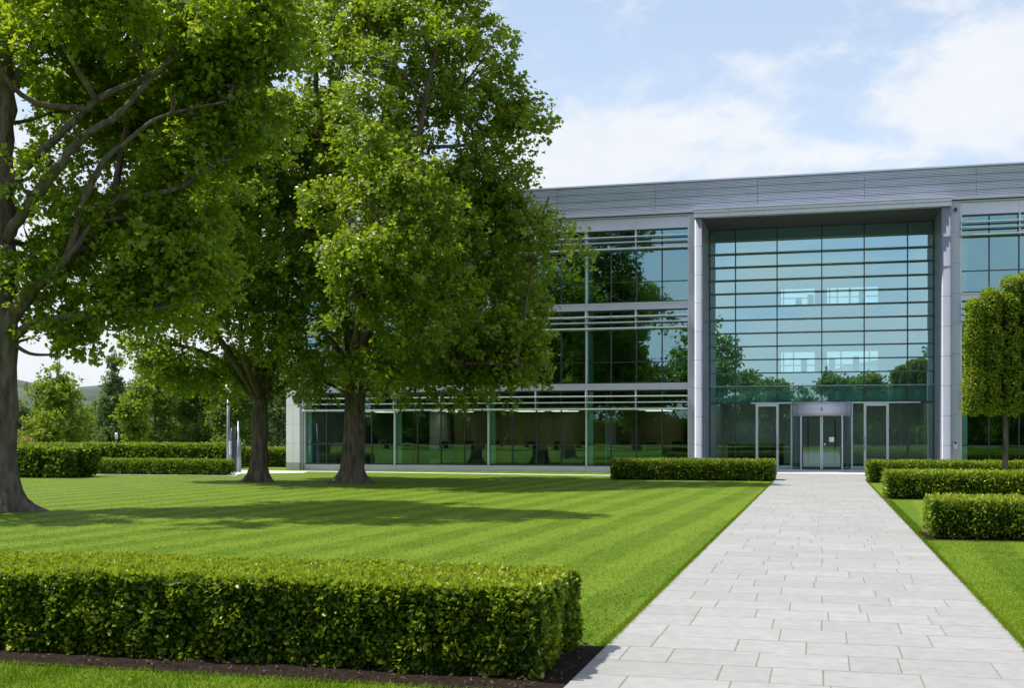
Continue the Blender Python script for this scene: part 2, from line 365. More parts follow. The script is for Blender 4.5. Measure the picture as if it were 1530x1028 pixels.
def big_tree(name, label, px, basey, top_y, r0, r1, limbs, blobs, ncl, per, size, seed, lm, bm, extra_nodes=(), lean=4, gap=.36, **kw):
    d = F * EYE / (basey - HY); base = at(px, basey, d); base[2] = 0
    t = thing(name, label, 'tree', tuple(base))
    mb = MB(); top = at(px + lean, top_y, d)
    trunk_mesh(mb, base, top, r0, r1, seed)
    nodes = [tuple(base + (top - base) * s) for s in (.75, .9, 1.0)]
    for i, (pts, ra, rb) in enumerate(limbs):
        P3 = [at(q[0], q[1], d) + FWD * (q[2] if len(q) > 2 else 0) for q in pts]
        P3 = limb(mb, P3, ra, rb, 10, .05, seed + i)
        nodes += [tuple(q) for q in P3[3:]]
    B = px_blobs(blobs, d, .85)
    (V, Fi, tone), SC = crown(B, ncl, per, size, seed, gap, **kw)
    nodes2 = list(nodes)
    for i, (c, r) in enumerate(B):
        p = branch_to(mb, nodes, c, .025, .08, seed + 200 + i, rmax=.075)
        sk = [tuple(q) for q in p[2:]]
        nodes2 += sk
    for k, tg in enumerate(SC):
        branch_to(mb, nodes2, tg, .007, .06, seed + 400 + k, rmax=.045)
    mb.build('trunk', bm, t)
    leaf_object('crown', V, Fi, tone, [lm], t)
    return t

# ------------------------------------------------------------------ ground, lawn, paths
def sheet(name, pts, z, m, cuts=None):
    mb = MB(); mb.add([(x, y, z) for x, y in pts], [tuple(range(len(pts)))]); o = mb.build(name, m); tag(o, kind='structure'); return o
mb = MB(); e = 1600
mb.add([(-e, -e, 0), (e, -e, 0), (e, e, 0), (-e, e, 0)], [(0, 1, 2, 3)]); tag(mb.build('lawn', M['lawn']), kind='structure')

PX0, PX1 = -1.55, 1.44
rg = random.Random(5)
mb = MB(); mb.add([(PX0, -20, .0255), (PX1, -20, .0255), (PX1, 42.4, .0255), (PX0, 42.4, .0255)], [(0, 1, 2, 3)], 1)
mb.add([(-5.0, 42.4, .0255), (4.8, 42.4, .0255), (4.8, 48.3, .0255), (-5.0, 48.3, .0255)], [(0, 1, 2, 3)], 1)
def slabs(x0, x1, y0, y1, dy, opts, zf=lambda y: .028):
    y = y0; row = 0
    while y < y1 - .05:
        h = dy * rg.choice([.92, 1, 1, 1.08]); h = min(h, y1 - y); h = h if y1 - y - h > .2 else y1 - y
        x = x0; first = True
        while x < x1 - .01:
            w = rg.choice(opts)
            if first and row % 2: w = w * .55
            first = False
            if x1 - x - w < .22: w = x1 - x
            if x < 0 < x + w and rg.random() < .55 and min(-x, x + w) > .22: w = -x
            z = zf(y) + rg.uniform(-.0012, .0012); g = .003
            mb.bbox(x + g, x + w - g, y + g * 2.6, y + h - g * 2.6, zf(y) - .03, z, .004, 0, rg.random())
            x += w
        y += h; row += 1
slabs(PX0, PX1, -6, 42.4, .51, [.33, .5, .61, .61, .66, .9])
slabs(-5.0, 4.8, 42.4, 48.3, .55, [.5, .61, .61, .9])
o = mb.build('path', [M['slab'], M['grout']], attr=True); tag(o, kind='structure')
# ramp up to the doors inside the portal
mb = MB(); mb.prism([(48.302, -.05), (48.302, .027), (50.2, .13), (54, .13), (54, -.05)], -4.70, 4.47); tag(mb.build('entrance_ramp', M['pave']), kind='structure')
# pale footpath along the building
def strip(name, L, w, z, m):
    P = smooth_path([(x, y, z) for x, y in L], 6); t = np.gradient(P, axis=0); t = unit(t); nn = np.stack([-t[:, 1], t[:, 0], 0 * t[:, 0]], 1)
    mb = MB(); k = len(P); mb.add(np.concatenate([P - nn * w / 2, P + nn * w / 2]), [(i, i + 1, k + i + 1, k + i) for i in range(k - 1)])
    tag(mb.build(name, m), kind='structure')
strip('footpath', [(-5.0, 44.7), (-8, 44.9), (-13, 45.5), (-18, 46.2), (-23, 46.6)], .75, .008, M['pave'])
sheet('pavement', [(-22.6, 42.9), (-20.6, 44.6), (-21.2, 46.4), (-23.5, 47.0), (-29.5, 47.0), (-31, 44), (-31, 39.9), (-28.0, 39.9), (-27.3, 40.7), (-21.6, 40.7)], .012, M['pave'])

def soil_bed(x0, x1, y0, y1, z=.006, n=500, seed=1):
    rgn = np.random.default_rng(seed); nx = max(2, int((x1 - x0) / .12)); ny = max(2, int((y1 - y0) / .12))
    X, Y = np.meshgrid(np.linspace(x0, x1, nx + 1), np.linspace(y0, y1, ny + 1), indexing='ij')
    ed = np.minimum(np.minimum(X - x0, x1 - X), np.minimum(Y - y0, y1 - Y))
    Z = z + np.clip(ed * 2, 0, 1) * .03 * noise(np.stack([X * 5, Y * 5, 0 * X], -1), seed)
    X2 = X + (ed < 1e-6) * (noise(np.stack([X * 6, Y * 6, 0 * X + 3], -1), seed) - .5) * .06 * ((X > x0 + .01) & (X < x1 - .01))
    Y2 = Y + (ed < 1e-6) * (noise(np.stack([X * 6, Y * 6, 0 * X + 7], -1), seed) - .5) * .06
    v = np.stack([X2, Y2, Z], -1).reshape(-1, 3); W = ny + 1
    mb = MB(); mb.add(v, [(i * W + j, (i + 1) * W + j, (i + 1) * W + j + 1, i * W + j + 1) for i in range(nx) for j in range(ny)], 0)
    for _ in range(n):
        c = np.array([rgn.uniform(x0 + .03, x1 - .03), rgn.uniform(y0 + .03, y1 - .03), z + .028]); a = rgn.uniform(0, 6.28); L = rgn.uniform(.006, .022); w = L * rgn.uniform(.2, .5)
        ux = np.array([math.cos(a), math.sin(a), rgn.uniform(-.3, .3)]) * L; uy = np.array([-math.sin(a), math.cos(a), rgn.uniform(-.4, .4)]) * w
        mb.add([c - ux - uy, c + ux - uy * .6, c + ux * .8 + uy, c - ux + uy * .7, c + np.array([0, 0, .012])], [(0, 1, 4), (1, 2, 4), (2, 3, 4), (3, 0, 4)], 1)
    tag(mb.build('soil', [M['soil'], M['chip']]), kind='structure')

# ------------------------------------------------------------------ hedges
def hedge(label, x0, x1, y0, y1, h, size, dens, seed, lm, tpl=OVAL, lump=.05, name='clipped_hedge', group=None, gapf=2.2, top=1.0, back=.5, toneb=0, loose=1.0, z0=.03):
    rgn = np.random.default_rng(seed)
    def plane(n, ax):
        a = rgn.random(n); b = rgn.random(n)
        zb = z0 + (h - z0) * b
        if ax == 'f': return np.stack([x0 + (x1 - x0) * a, np.full(n, y0), zb], 1), np.array([0, -1., 0])
        if ax == 'b': return np.stack([x0 + (x1 - x0) * a, np.full(n, y1), zb], 1), np.array([0, 1., 0])
        if ax == 'l': return np.stack([np.full(n, x0), y0 + (y1 - y0) * a, zb], 1), np.array([-1., 0, 0])
        if ax == 'r': return np.stack([np.full(n, x1), y0 + (y1 - y0) * a, zb], 1), np.array([1., 0, 0])
        return np.stack([x0 + (x1 - x0) * a, y0 + (y1 - y0) * b, np.full(n, h)], 1), np.array([0, 0, 1.])
    W = x1 - x0; D = y1 - y0; out = []
    for ax, area, k in (('f', W * h, 1), ('b', W * h, back), ('l', D * h, 1), ('r', D * h, 1), ('t', W * D, top)):
        n = int(area * dens * k); p, nv = plane(n, ax)
        g = noise(p * np.array([1, 1, .7]) * .34 / size, seed) * .65 + noise(p * .12 / size, seed + 3) * .35
        sh_ = rgn.random(n) > .86; depth = rgn.random(n) ** 1.6 * size * 2.6 * np.where(sh_, 0, 1) - sh_ * size * .35 * rgn.random(n)
        ripple = (g - .5) * lump * (2.6 if ax != 't' else 1.5)
        under = 0 if ax == 't' else np.clip((.18 - p[:, 2]) / .18, 0, 1) * .03
        p = p + nv * (ripple - depth - under)[:, None]
        p[:, 2] += (noise(np.stack([p[:, 0] * 1.6, p[:, 1] * 1.6, 0 * p[:, 0]], 1), seed + 9) - .5) * .035 * p[:, 2] / h
        td = unit(nv * (.7 if ax != 't' else .95) + rgn.normal(size=(n, 3)) * .6 * loose + np.array([0, 0, .25]))
        if ax == 't': nr = unit(rgn.normal(size=(n, 3)) * .8 + np.array([0, 0, .5])); 
        else: nr = unit(rgn.normal(size=(n, 3)) * .65 + nv * .35 + np.array([0, 0, .5]))
        bulge = np.clip((ripple + lump * .4) / lump, 0, 1)  # higher where the leaves bulge outward
        tone = np.clip(rgn.random(n) * (.50 if ax != 't' else .75) + .16 * bulge + toneb + (.26 if ax == 't' else .03) + sh_ * (.25 + .30 * rgn.random(n)), 0, 1)  # top leaves painted lighter, as if sunlit
        out.append((p, td, nr, size * (.6 + .75 * rgn.random(n)), tone))
    A = [np.concatenate([o_[i] for o_ in out]) for i in range(5)]
    # soften the arrises
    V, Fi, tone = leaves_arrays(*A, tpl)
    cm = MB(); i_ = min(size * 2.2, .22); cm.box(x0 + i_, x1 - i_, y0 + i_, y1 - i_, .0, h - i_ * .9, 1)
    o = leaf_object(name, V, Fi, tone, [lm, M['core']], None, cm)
    tag(o, label, 'hedge', group); return o

soil_bed(-12, -1.57, 7.02, 8.72, n=1500, seed=3)
hedge('long low clipped hedge in the near foreground, left of the paved path', -12, -1.78, 7.38, 8.58, .575, .038, 11500, 11, M['hedge'], BROAD, .06, top=1.3, back=.3, z0=-.01)
soil_bed(1.46, 12, 18.75, 20.3, n=250, seed=4)
hedge('nearest of the three low hedges stepping along the right side of the path', 1.62, 12, 18.9, 20.1, .59, .055, 3600, 12, M['hedge'], OVAL, .05, top=1.2, back=.3, toneb=.05)
soil_bed(1.46, 16, 30.2, 31.7, n=60, seed=5)
hedge('middle of the three low hedges stepping along the right side of the path', 1.55, 16, 30.4, 31.6, .64, .07, 2000, 13, M['hedge'], OVAL, .05, top=1.2, back=.3, toneb=.08)
soil_bed(1.46, 18, 40.3, 41.8, n=10, seed=6)
hedge('farthest of the three low hedges right of the path, in front of the entrance glass', 1.5, 18, 40.4, 41.7, .66, .085, 1300, 14, M['hedgeL'], OVAL, .05, top=1.2, back=.3, toneb=.05)
soil_bed(-7.3, -1.57, 40.7, 42.2, n=10, seed=7)
hedge('low clipped hedge on the lawn edge, left of the path before the entrance', -7.15, -1.6, 40.85, 42.1, .66, .085, 1500, 15, M['hedgeL'], OVAL, .05, top=1.2, back=.3, toneb=.05)
hedge('low thin hedge beyond the lawn at left, in front of the taller hedge', -28.5, -22.3, 41.0, 41.9, .56, .085, 1500, 16, M['hedgeL'], OVAL, .05, top=1.2, toneb=.05)
hedge('shaggy dark hedge block beside the thick grey trunk at the left edge', -36, -26.5, 37.2, 39.0, 1.05, .12, 900, 17, M['hedgeL'], BROAD, .16, top=1.0, toneb=-.05, loose=1.5)
hedge('long tall hedge running behind the low thin hedge at left', -46, -26.9, 50.0, 51.6, 1.05, .12, 800, 18, M['hedgeL'], BROAD, .13, top=1.2, toneb=0, loose=1.4)
hedge('far hedge ending at the white corner pier of the office building', -28.3, -23.6, 52.3, 53.4, .86, .1, 1000, 19, M['hedgeL'], OVAL, .08, top=1.2, toneb=0)

# ------------------------------------------------------------------ grass blades near the camera
rgn = np.random.default_rng(77); parts_ = []
def blades(n, y0, y1, xa, xb, hh):
    u = rgn.random(n); y = y0 * (y1 / y0) ** u; k = rgn.random(n) < (y0 / y) ** .35; y = y[k]; m = len(y)
    a = xa(y); b = xb(y); r_ = rgn.random(m); f_ = rgn.random(m) < .22
    x = np.where(f_, a - np.sign(b - a) * np.abs(b - a) * .9 * rgn.random(m) ** 1.6, a + (b - a) * r_); parts_.append((np.stack([x, y, np.zeros(m)], 1), np.full(m, hh)))
n = 26000; parts_.append((np.stack([rgn.uniform(-6.5, -1.6, n), rgn.uniform(5.6, 7.05, n), np.zeros(n)], 1), np.full(n, .03)))
blades(230000, 8.71, 40, lambda y: -.80 * y - .5, lambda y: -1.56 + 0 * y, .019)
blades(60000, 10, 18.8, lambda y: .24 * y + .6, lambda y: 1.45 + 0 * y, .019)
n = 9000; parts_.append((np.stack([rgn.uniform(1.45, 1.62, n), rgn.uniform(20.3, 30.2, n), np.zeros(n)], 1), np.full(n, .03)))
for xe, sgn in ((PX0, -1), (PX1, 1)):
    n = 26000; parts_.append((np.stack([xe + sgn * (rgn.random(n) ** 2 * .07 - .022 * noise(np.stack([np.arange(n) * .0 + sgn, np.zeros(n), np.arange(n) * .013], 1), 2)), 8.7 + 32 * rgn.random(n) ** 1.6, np.zeros(n)], 1), np.full(n, .035)))
P = np.concatenate([a for a, b in parts_]); Hh = np.concatenate([b for a, b in parts_])
n = len(P); a = rgn.uniform(0, 6.28, n); w = .0035 + .003 * rgn.random(n)
ax = np.stack([np.cos(a), np.sin(a), 0 * a], 1); tip = np.stack([rgn.normal(size=n) * .016, rgn.normal(size=n) * .016, Hh * (.5 + .8 * rgn.random(n))], 1)
V = np.stack([P - ax * w[:, None], P + ax * w[:, None], P + tip], 1).reshape(-1, 3); Fi = np.arange(3 * n).reshape(-1, 3)
g = leaf_object('grass', V, Fi, rgn.random(n), [M['blade']]); tag(g, 'short mown grass blades of the near lawn', 'grass', kind='stuff')

# ------------------------------------------------------------------ the office building
YF = 48.8
B = thing('office_building', 'three storey grey metal office building with green glass and a tall recessed entrance portal', 'building', (0, YF, 0))
XM = [-22.5 + 4.29 * i for i in range(5)]; XR = [5.2 + 4.29 * i for i in range(3)]
FL = [(.26, 3.45, 1.15, (3.18, 2.93, 2.65)), (3.73, 6.80, 4.62, (6.51, 6.27, 6.02)), (7.10, 10.14, 7.96, (9.82, 9.60, 9.33))]
BW = 4.29
def cp(o, parent, dx):
    c = o.copy(); COL.objects.link(c); c.parent = parent; c.location = Vector((o.location.x + dx, o.location.y, o.location.z)); return c
for fi, (zb, zt, tr, lv) in enumerate(FL):
    x0 = XM[0]; x1 = x0 + BW; first = None
    mb = MB()
    mb.box(x0, x0 + .07, YF - .12, YF + .10, zb, zt, 1)                          # bay mullion, silver
    for k in (1, 2, 3):
        xx = x0 + BW * k / 4; mb.box(xx - .022, xx + .022, YF - .03, YF + .08, zb + .05, zt - .05, 0)
    mb.box(x0 + .07, x1, YF - .035, YF + .08, zb, zb + .05, 0); mb.box(x0 + .07, x1, YF - .035, YF + .08, zt - .05, zt, 0)
    for k in range(4):
        a = x0 + BW * k / 4 + (.07 if k == 0 else .022); b = x0 + BW * (k + 1) / 4 - (.022 if k < 3 else 0)
        mb.box(a, b, YF - .02, YF + .06, tr - .018, tr + .018, 0)
    fr = mb.build('window', [M['dark'], M['silver']], B)
    gm = MB()
    for k in range(4):
        a = x0 + BW * k / 4; b = a + BW / 4; j = (k * 37 + fi * 11) % 5 * .0008
        gm.add([(a + .004, YF + .025 + j, zb + .03), (b - .004, YF + .025 - j, zb + .03), (b - .004, YF + .025 - j, zt - .03), (a + .004, YF + .025 + j, zt - .03)], [(0, 1, 2, 3)])
    gl = gm.build('pane', M['glass'] if fi else M['glass0'], fr)
    lm_ = MB()
    for i, z in enumerate(lv):
        hh = .028 if i < 2 else .04
        lm_.prism([(YF - .36, z - hh * .4), (YF - .30, z - hh), (YF - .19, z - hh), (YF - .16, z), (YF - .19, z + hh), (YF - .30, z + hh), (YF - .36, z + hh * .4)], x0 + .002, x1 - .002)
    for k in (0, 2):
        xx = x0 + BW * k / 4; lm_.box(xx - .025 + (.03 if k == 0 else 0), xx + .025 + (.03 if k == 0 else 0), YF - .24, YF - .115, lv[2] - .06, zt - .02)
    lo = lm_.build('louvre', M['silver'], fr)
    for bx in XM[1:4] + XR[:2]:
        f2 = cp(fr, B, bx - XM[0]); g2 = gl.copy(); COL.objects.link(g2); g2.parent = f2; l2 = lo.copy(); COL.objects.link(l2); l2.parent = f2
# spandrel bands, sills and fascia as panels with open joints
def panels(name, x0, x1, z0, z1, y0, y1, nx, nz, m, parent=B, gap=.008, core=None):
    mb = MB()
    for i in range(nx):
        for k in range(nz):
            a = x0 + (x1 - x0) * i / nx; b = x0 + (x1 - x0) * (i + 1) / nx; c = z0 + (z1 - z0) * k / nz; d = z0 + (z1 - z0) * (k + 1) / nz
            mb.box(a + gap / 2, b - gap / 2, y0, y1, c + gap / 2, d - gap / 2)
    return mb.build(name, m, parent)
for (a, b, nb) in ((XM[0], XM[4], 4), (XR[0], XR[2], 2)):
    panels('wall_base', a, b, .0, .255, YF - .08, YF + .2, nb * 2, 1, M['metal2'])
    for z0, z1 in ((3.452, 3.728), (6.802, 7.098)):
        panels('floor_band', a, b, z0, z1, YF - .10, YF + .2, nb * 2, 1, M['metal2'])
        mb = MB(); mb.box(a, b, YF - .16, YF - .101, z1 - .05, z1 - .004); mb.box(a, b, YF - .15, YF - .101, z0 + .002, z0 + .032); mb.build('band_trim', M['silver'], B)
    panels('fascia', a, b, 10.142, 10.628, YF - .10, YF + .2, nb * 2, 1, M['metal2'])
# jamb strips and corner pier
for x0, x1 in ((XM[4] + .072, -5.05), (4.85, XR[0] - .002)):
    panels('jamb', x0, x1, 0, 10.628, YF - .20, YF + .3, 1, 9, M['metal'])
mb = MB(); mb.box(XM[4], XM[4] + .07, YF - .13, YF + .1, .0, 10.628); mb.build('jamb_mullion', M['silver'], B)
mb = MB()
zz = [0.0, .32] + [.32 + .86 * i for i in range(1, 12)] + [10.628]
for i in range(len(zz) - 1):
    for a, b in ((-23.27, -22.93), (-22.92, -22.62)):
        mb.box(a, b, YF - .30, YF + 1.2, zz[i] + .004, zz[i + 1] - .004, 1 if i == 0 else 0)
mb.box(-23.25, -22.64, YF - .28, YF + 1.18, .001, 10.62, 2)
mb.build('corner_pier', [M['stone'], M['stone2'], M['dark']], B)
panels('pier_return', -22.615, -22.505, 0, 10.628, YF - .18, YF + .3, 1, 9, M['metal'])
# side, back, roof
for a, b, c in ((-23.2, -23.0, 1.2), (13.9, 14.1, .2)):
    mb = MB(); mb.box(a, b, YF + c, 66, 0, 10.9); mb.build('side_wall', M['metal'], B)
mb = MB(); mb.box(-23.0, 13.9, YF + .25, 65.8, 10.7, 10.95); mb.build('roof', M['roof'], B)
# ribbed parapet with a cap and panel joints
mb = MB(); prof = []; z0, z1 = 10.80, 12.0; nr = 20
for i in range(nr):
    a = z0 + (z1 - z0) * i / nr; b = z0 + (z1 - z0) * (i + 1) / nr; big = (i % 5 == 4)
    prof += [(YF - .12, a), (YF - .165, a + (b - a) * .3), (YF - .165, a + (b - a) * (.66 if not big else .5)), (YF - .12 if not big else YF - .09, a + (b - a) * .78), (YF - .12 if not big else YF - .09, b - .002)]
segs = [-23.3 + (37.4) * i / 9 for i in range(10)]
for i in range(9):
    mb.prism(prof + [(YF + .05, z1), (YF + .05, z0)], segs[i] + .006, segs[i + 1] - .006)
mb.box(-23.25, 14.05, YF - .085, YF + .04, 10.82, 11.98, 1)
for x0, x1 in ((-23.3, -23.15), (13.95, 14.1)): mb.box(x0, x1, YF + .052, 65.9, 10.8, 12.0)
mb.box(-23.3, 14.1, 65.7, 65.9, 10.8, 12.0)
pr = mb.build('parapet', [M['ribs'], M['dark']], B)
mb = MB(); mb.box(-23.36, 14.16, YF - .22, YF + .12, 12.002, 12.06); mb.build('coping', M['metal2'], pr)
for a, b in ((-23.36, -5.06), (4.86, 14.16)):
    mb = MB(); mb.box(a, b, YF - .30, YF + .1, 10.72, 10.795, 0); mb.box(a, b, YF - .20, YF + .1, 10.632, 10.68, 0); mb.box(a + .02, b - .02, YF - .12, YF + .1, 10.68, 10.72, 1); mb.build('cornice', [M['metal'], M['dark']], B)
# portal: round columns, reveals, lintel and soffit
YP = 48.3; YG = 51.5
for sg, xi, xo in ((-1, -4.72, -5.04), (1, 4.49, 4.84)):
    mb = MB(); cxm = (xi + xo) / 2; rr = abs(xi - xo) / 2; nz = 9
    for k in range(nz):
        a = 0 + 10.44 * k / nz; b = 10.44 * (k + 1) / nz
        ang = np.linspace(math.pi, 2 * math.pi, 13)
        prof = [(cxm + rr * np.sign(math.cos(t)) * abs(math.cos(t)) ** .42, YP + .16 - rr * .55 * abs(math.sin(t)) ** .5) for t in ang] + [(cxm + rr, YP + .6), (cxm - rr, YP + .6)]
        mb.prism(prof, a + .005, b - .005, 'z', 0, True)
    mb.box(min(xi, xo) + .02, max(xi, xo) - .02, YP + .12, YP + .5, .002, 10.43, 1)
    mb.build('portal_column', [M['column'], M['dark']], B)
    mb = MB(); e0, e1 = (xi - .2, xi) if sg < 0 else (xi, xi + .2)
    for k in range(10):
        for j in range(2):
            a = 10.44 * k / 10; b = 10.44 * (k + 1) / 10; ya = YP + .605 + (YG + .3 - YP - .605) * j / 2; yb = YP + .605 + (YG + .3 - YP - .605) * (j + 1) / 2
            mb.box(e0, e1, ya + .004, yb - .004, a + .004, b - .004)
    mb.build('portal_reveal', M['reveal'], B)
mb = MB()
for i in range(7):
    a = -5.05 + 9.9 * i / 7; b = -5.05 + 9.9 * (i + 1) / 7
    mb.box(a + .004, b - .004, YP - .10, YP + .3, 10.62, 10.74, 0); mb.box(a + .004, b - .004, YP - .04, YP + .3, 10.45, 10.612, 0)
mb.box(-5.08, 4.88, YP - .16, YP + .36, 10.745, 10.80, 0)
mb.build('lintel', M['metal2'], B)
mb = MB()
for i in range(4): mb.box(-4.74 + 9.25 * i / 4 + .004, -4.74 + 9.25 * (i + 1) / 4 - .004, YP + .302, YG + .3, 10.46, 10.6)
mb.build('soffit', M['soffit'], B)
# curtain wall in the portal
xm = [-4.72, -3.6, -1.85, 0.0, 1.72, 3.45, 4.49]; Z0, ZD, ZTOP = .13, 2.93, 10.46
mb = MB()
for i, x in enumerate(xm[1:-1]): mb.box(x - .022, x + .022, YG - .05, YG + .1, ZD + .04, ZTOP)
mb.box(-4.72, 4.49, YG - .06, YG + .1, ZD - .03, ZD + .04); mb.box(-2.95, 3.95, YG - .13, YG - .061, ZD - .028, ZD + .03, 1)
mb.box(-4.72, -4.67, YG - .05, YG + .1, Z0, ZD - .03); mb.box(4.44, 4.49, YG - .05, YG + .1, Z0, ZD - .03)
mb.box(-4.72, -4.67, YG - .05, YG + .1, ZD + .04, ZTOP); mb.box(4.44, 4.49, YG - .05, YG + .1, ZD + .04, ZTOP)
for x in (-3.6, 3.45): mb.box(x - .022, x + .022, YG - .05, YG + .1, Z0, ZD - .03)
cw = mb.build('curtain_wall', [M['dark'], M['silver']], B)
mb = MB(); zr = [ZD] + [9.94 - .571 * k for k in range(11, -1, -1)] + [ZTOP]
for i in range(6):
    for k in range(len(zr) - 1):
        j = ((i * 13 + k * 7) % 5 - 2) * .0006
        a, b, c, d = xm[i] + .003, xm[i + 1] - .003, zr[k] + .003, zr[k + 1] - .003
        mb.add([(a, YG + .03 + j, c), (b, YG + .03 - j, c), (b, YG + .03 - j, d), (a, YG + .03 + j, d)], [(0, 1, 2, 3)], 1 if k == 0 else 0)
mb.build('pane', [M['pglass'], M['frit']], cw)
for a, b in ((-4.67, -3.622), (-3.578, -2.74), (-1.78, -1.28), (1.26, 1.70), (2.70, 3.428), (3.472, 4.44)):
    mb = MB(); mb.add([(a, YG + .03, Z0), (b, YG + .03, Z0), (b, YG + .03, ZD - .03), (a, YG + .03, ZD - .03)], [(0, 1, 2, 3)]); mb.build('pane', M['dglass'], cw)
bl = None
for k in range(12):
    z = 9.94 - .571 * k
    if bl is None or k == 11:
        mb = MB(); mb.prism([(YG - .27, z - .008), (YG - .24, z - .016), (YG - .06, z - .016), (YG - .06, z + .015), (YG - .24, z + .015)], -4.715, 4.485)
        for x in xm[1:-1]: mb.box(x - .03, x + .03, YG - .10, YG - .052, z - .05, z - .034)
        o = mb.build('sunshade_blade', M['sun'] if k < 11 else M['silver'], cw); bl = bl or o; z_first = 9.94
    else:
        o = bl.copy(); COL.objects.link(o); o.parent = cw; o.location.z = z - z_first
# side doors
def side_door(x0, x1, hx):
    mb = MB(); y0, y1 = YG - .12, YG + .1
    mb.box(x0, x0 + .10, y0, y1, Z0, ZD - .032); mb.box(x1 - .10, x1, y0, y1, Z0, ZD - .032); mb.box(x0 + .10, x1 - .10, y0, y1, ZD - .14, ZD - .032); mb.box(x0 + .1, x1 - .1, y0 + .03, y1 - .03, Z0, Z0 + .09)
    d = mb.build('side_door', M['silver'], B)
    mb = MB(); mb.add([(x0 + .1, YG, Z0 + .09), (x1 - .1, YG, Z0 + .09), (x1 - .1, YG, ZD - .14), (x0 + .1, YG, ZD - .14)], [(0, 1, 2, 3)]); mb.build('pane', M['dglass'], d)
    mb = MB(); mb.tube([(hx, YG - .17, .95), (hx, YG - .17, 1.5)], [.018, .018], 8)
    for z in (1.0, 1.45): mb.tube([(hx, YG - .17, z), (hx, YG - .1, z)], [.012, .012], 6)
    mb.box(hx - .03, hx + .03, YG - .135, YG - .121, 1.08, 1.3); mb.build('handle', M['silver'], d)
side_door(-2.74, -1.78, -1.83); side_door(1.70, 2.70, 1.75)
RX, RY, RR = -.01, YG + .02, 1.22
# revolving door: drum with canopy, posts, curved glass and four leaves
mb = MB(); mb.tube([(RX, RY, Z0 - .02), (RX, RY, Z0 + .012)], [1.2, 1.2], 40)
rd = mb.build('revolving_door', M['dark'], B)
for a, b in ((-1.28, -1.235), (1.215, 1.26)):
    mb = MB(); mb.box(a, b, YG - .08, YG + .1, Z0, ZD - .032); mb.build('jamb_post', M['silver'], rd)
N_ = 40
def drum(r, z0, z1, a0=0, a1=2 * math.pi, n=N_, closed=True):
    an = np.linspace(a0, a1, n, endpoint=not closed)
    v = [(RX + r * math.cos(t), RY + r * math.sin(t), z) for z in (z0, z1) for t in an]
    k = len(an); f = [(i, (i + 1) % k, k + (i + 1) % k, k + i) for i in range(k if closed else k - 1)]
    if closed: f += [tuple(range(k))[::-1], tuple(range(k, 2 * k))]
    return v, f
mb = MB(); v, f = drum(RR, 2.40, 2.90); mb.add(v, f, 0, True); v, f = drum(RR + .02, 2.37, 2.398); mb.add(v, f, 0, True); v, f = drum(RR + .02, 2.902, 2.935); mb.add(v, f, 0, True)
for t in (-.62, -2.52):
    mb.box(RX + RR * math.cos(t) - .006, RX + RR * math.cos(t) + .006, RY + RR * math.sin(t) - .012, RY + RR * math.sin(t) + .05, 2.4, 2.9, 1)
mb.build('canopy', [M['metal2'], M['dark']], rd)
mb = MB(); zc = 2.66
mb.tube([(RX + .035 * math.cos(t), RY - RR - .008, zc - .03 + .035 * math.sin(t)) for t in np.linspace(0, 6.28, 14)], [.009] * 14, 5); mb.tube([(RX, RY - RR - .008, zc + .01), (RX - .012, RY - RR - .008, zc + .075)], [.009, .009], 5)
mb.build('emblem', M['dark'], rd)
for t in (-.12, -.83, -2.31, -3.02):
    mb = MB(); x, y = RX + RR * math.cos(t), RY + RR * math.sin(t); mb.box(x - .035, x + .035, y - .035, y + .035, Z0, 2.368); mb.build('post', M['silver'], rd)
for a0, a1 in ((-.80, -.14), (-2.98, -2.34)):
    mb = MB(); v, f = drum(RR, Z0 + .04, 2.36, a0, a1, 8, False); mb.add(v, f, 0, True); mb.build('curved_pane', M['dglass'], rd)
for t in (-math.pi / 2 + .72, math.pi / 2 + .72, .72 + math.pi, .72):
    pass
# closed double leaf facing the path, as in the photograph, with the two inner wings behind
for sx in (-1, 1):
    a, b = (RX - .80, RX - .012) if sx < 0 else (RX + .012, RX + .80); y = RY - .92
    mb = MB(); mb.box(a, a + .05, y - .03, y + .03, Z0 + .02, 2.34); mb.box(b - .05, b, y - .03, y + .03, Z0 + .02, 2.34); mb.box(a + .05, b - .05, y - .03, y + .03, 2.26, 2.34); mb.box(a + .05, b - .05, y - .03, y + .03, Z0 + .02, Z0 + .12)
    mb.build('door_leaf', M['dark'], rd)
    mb = MB(); xs_ = RX - .055 if sx < 0 else RX + .008; mb.box(xs_, xs_ + .047, y - .045, y - .032, Z0 + .02, 2.34); mb.build('stile', M['silver'], rd)
    mb = MB(); mb.add([(a + .05, y, Z0 + .12), (b - .05, y, Z0 + .12), (b - .05, y, 2.26), (a + .05, y, 2.26)], [(0, 1, 2, 3)]); mb.build('leaf_pane', M['dglass'], rd)
    xw = RX + sx * .55; mb = MB(); mb.box(xw - .02, xw + .02, RY - .75, RY + .5, Z0 + .02, 2.34); mb.build('inner_wing', M['dark'], rd)
mb = MB(); mb.box(RX + .10, RX + .16, RY - .97, RY - .955, 1.15, 1.22); mb.build('door_lock', M['silver'], rd)
mb = MB(); mb.box(RX + .30, RX + .5, RY - .957, RY - .952, 1.28, 1.48); mb.build('door_notice', M['white'], rd)
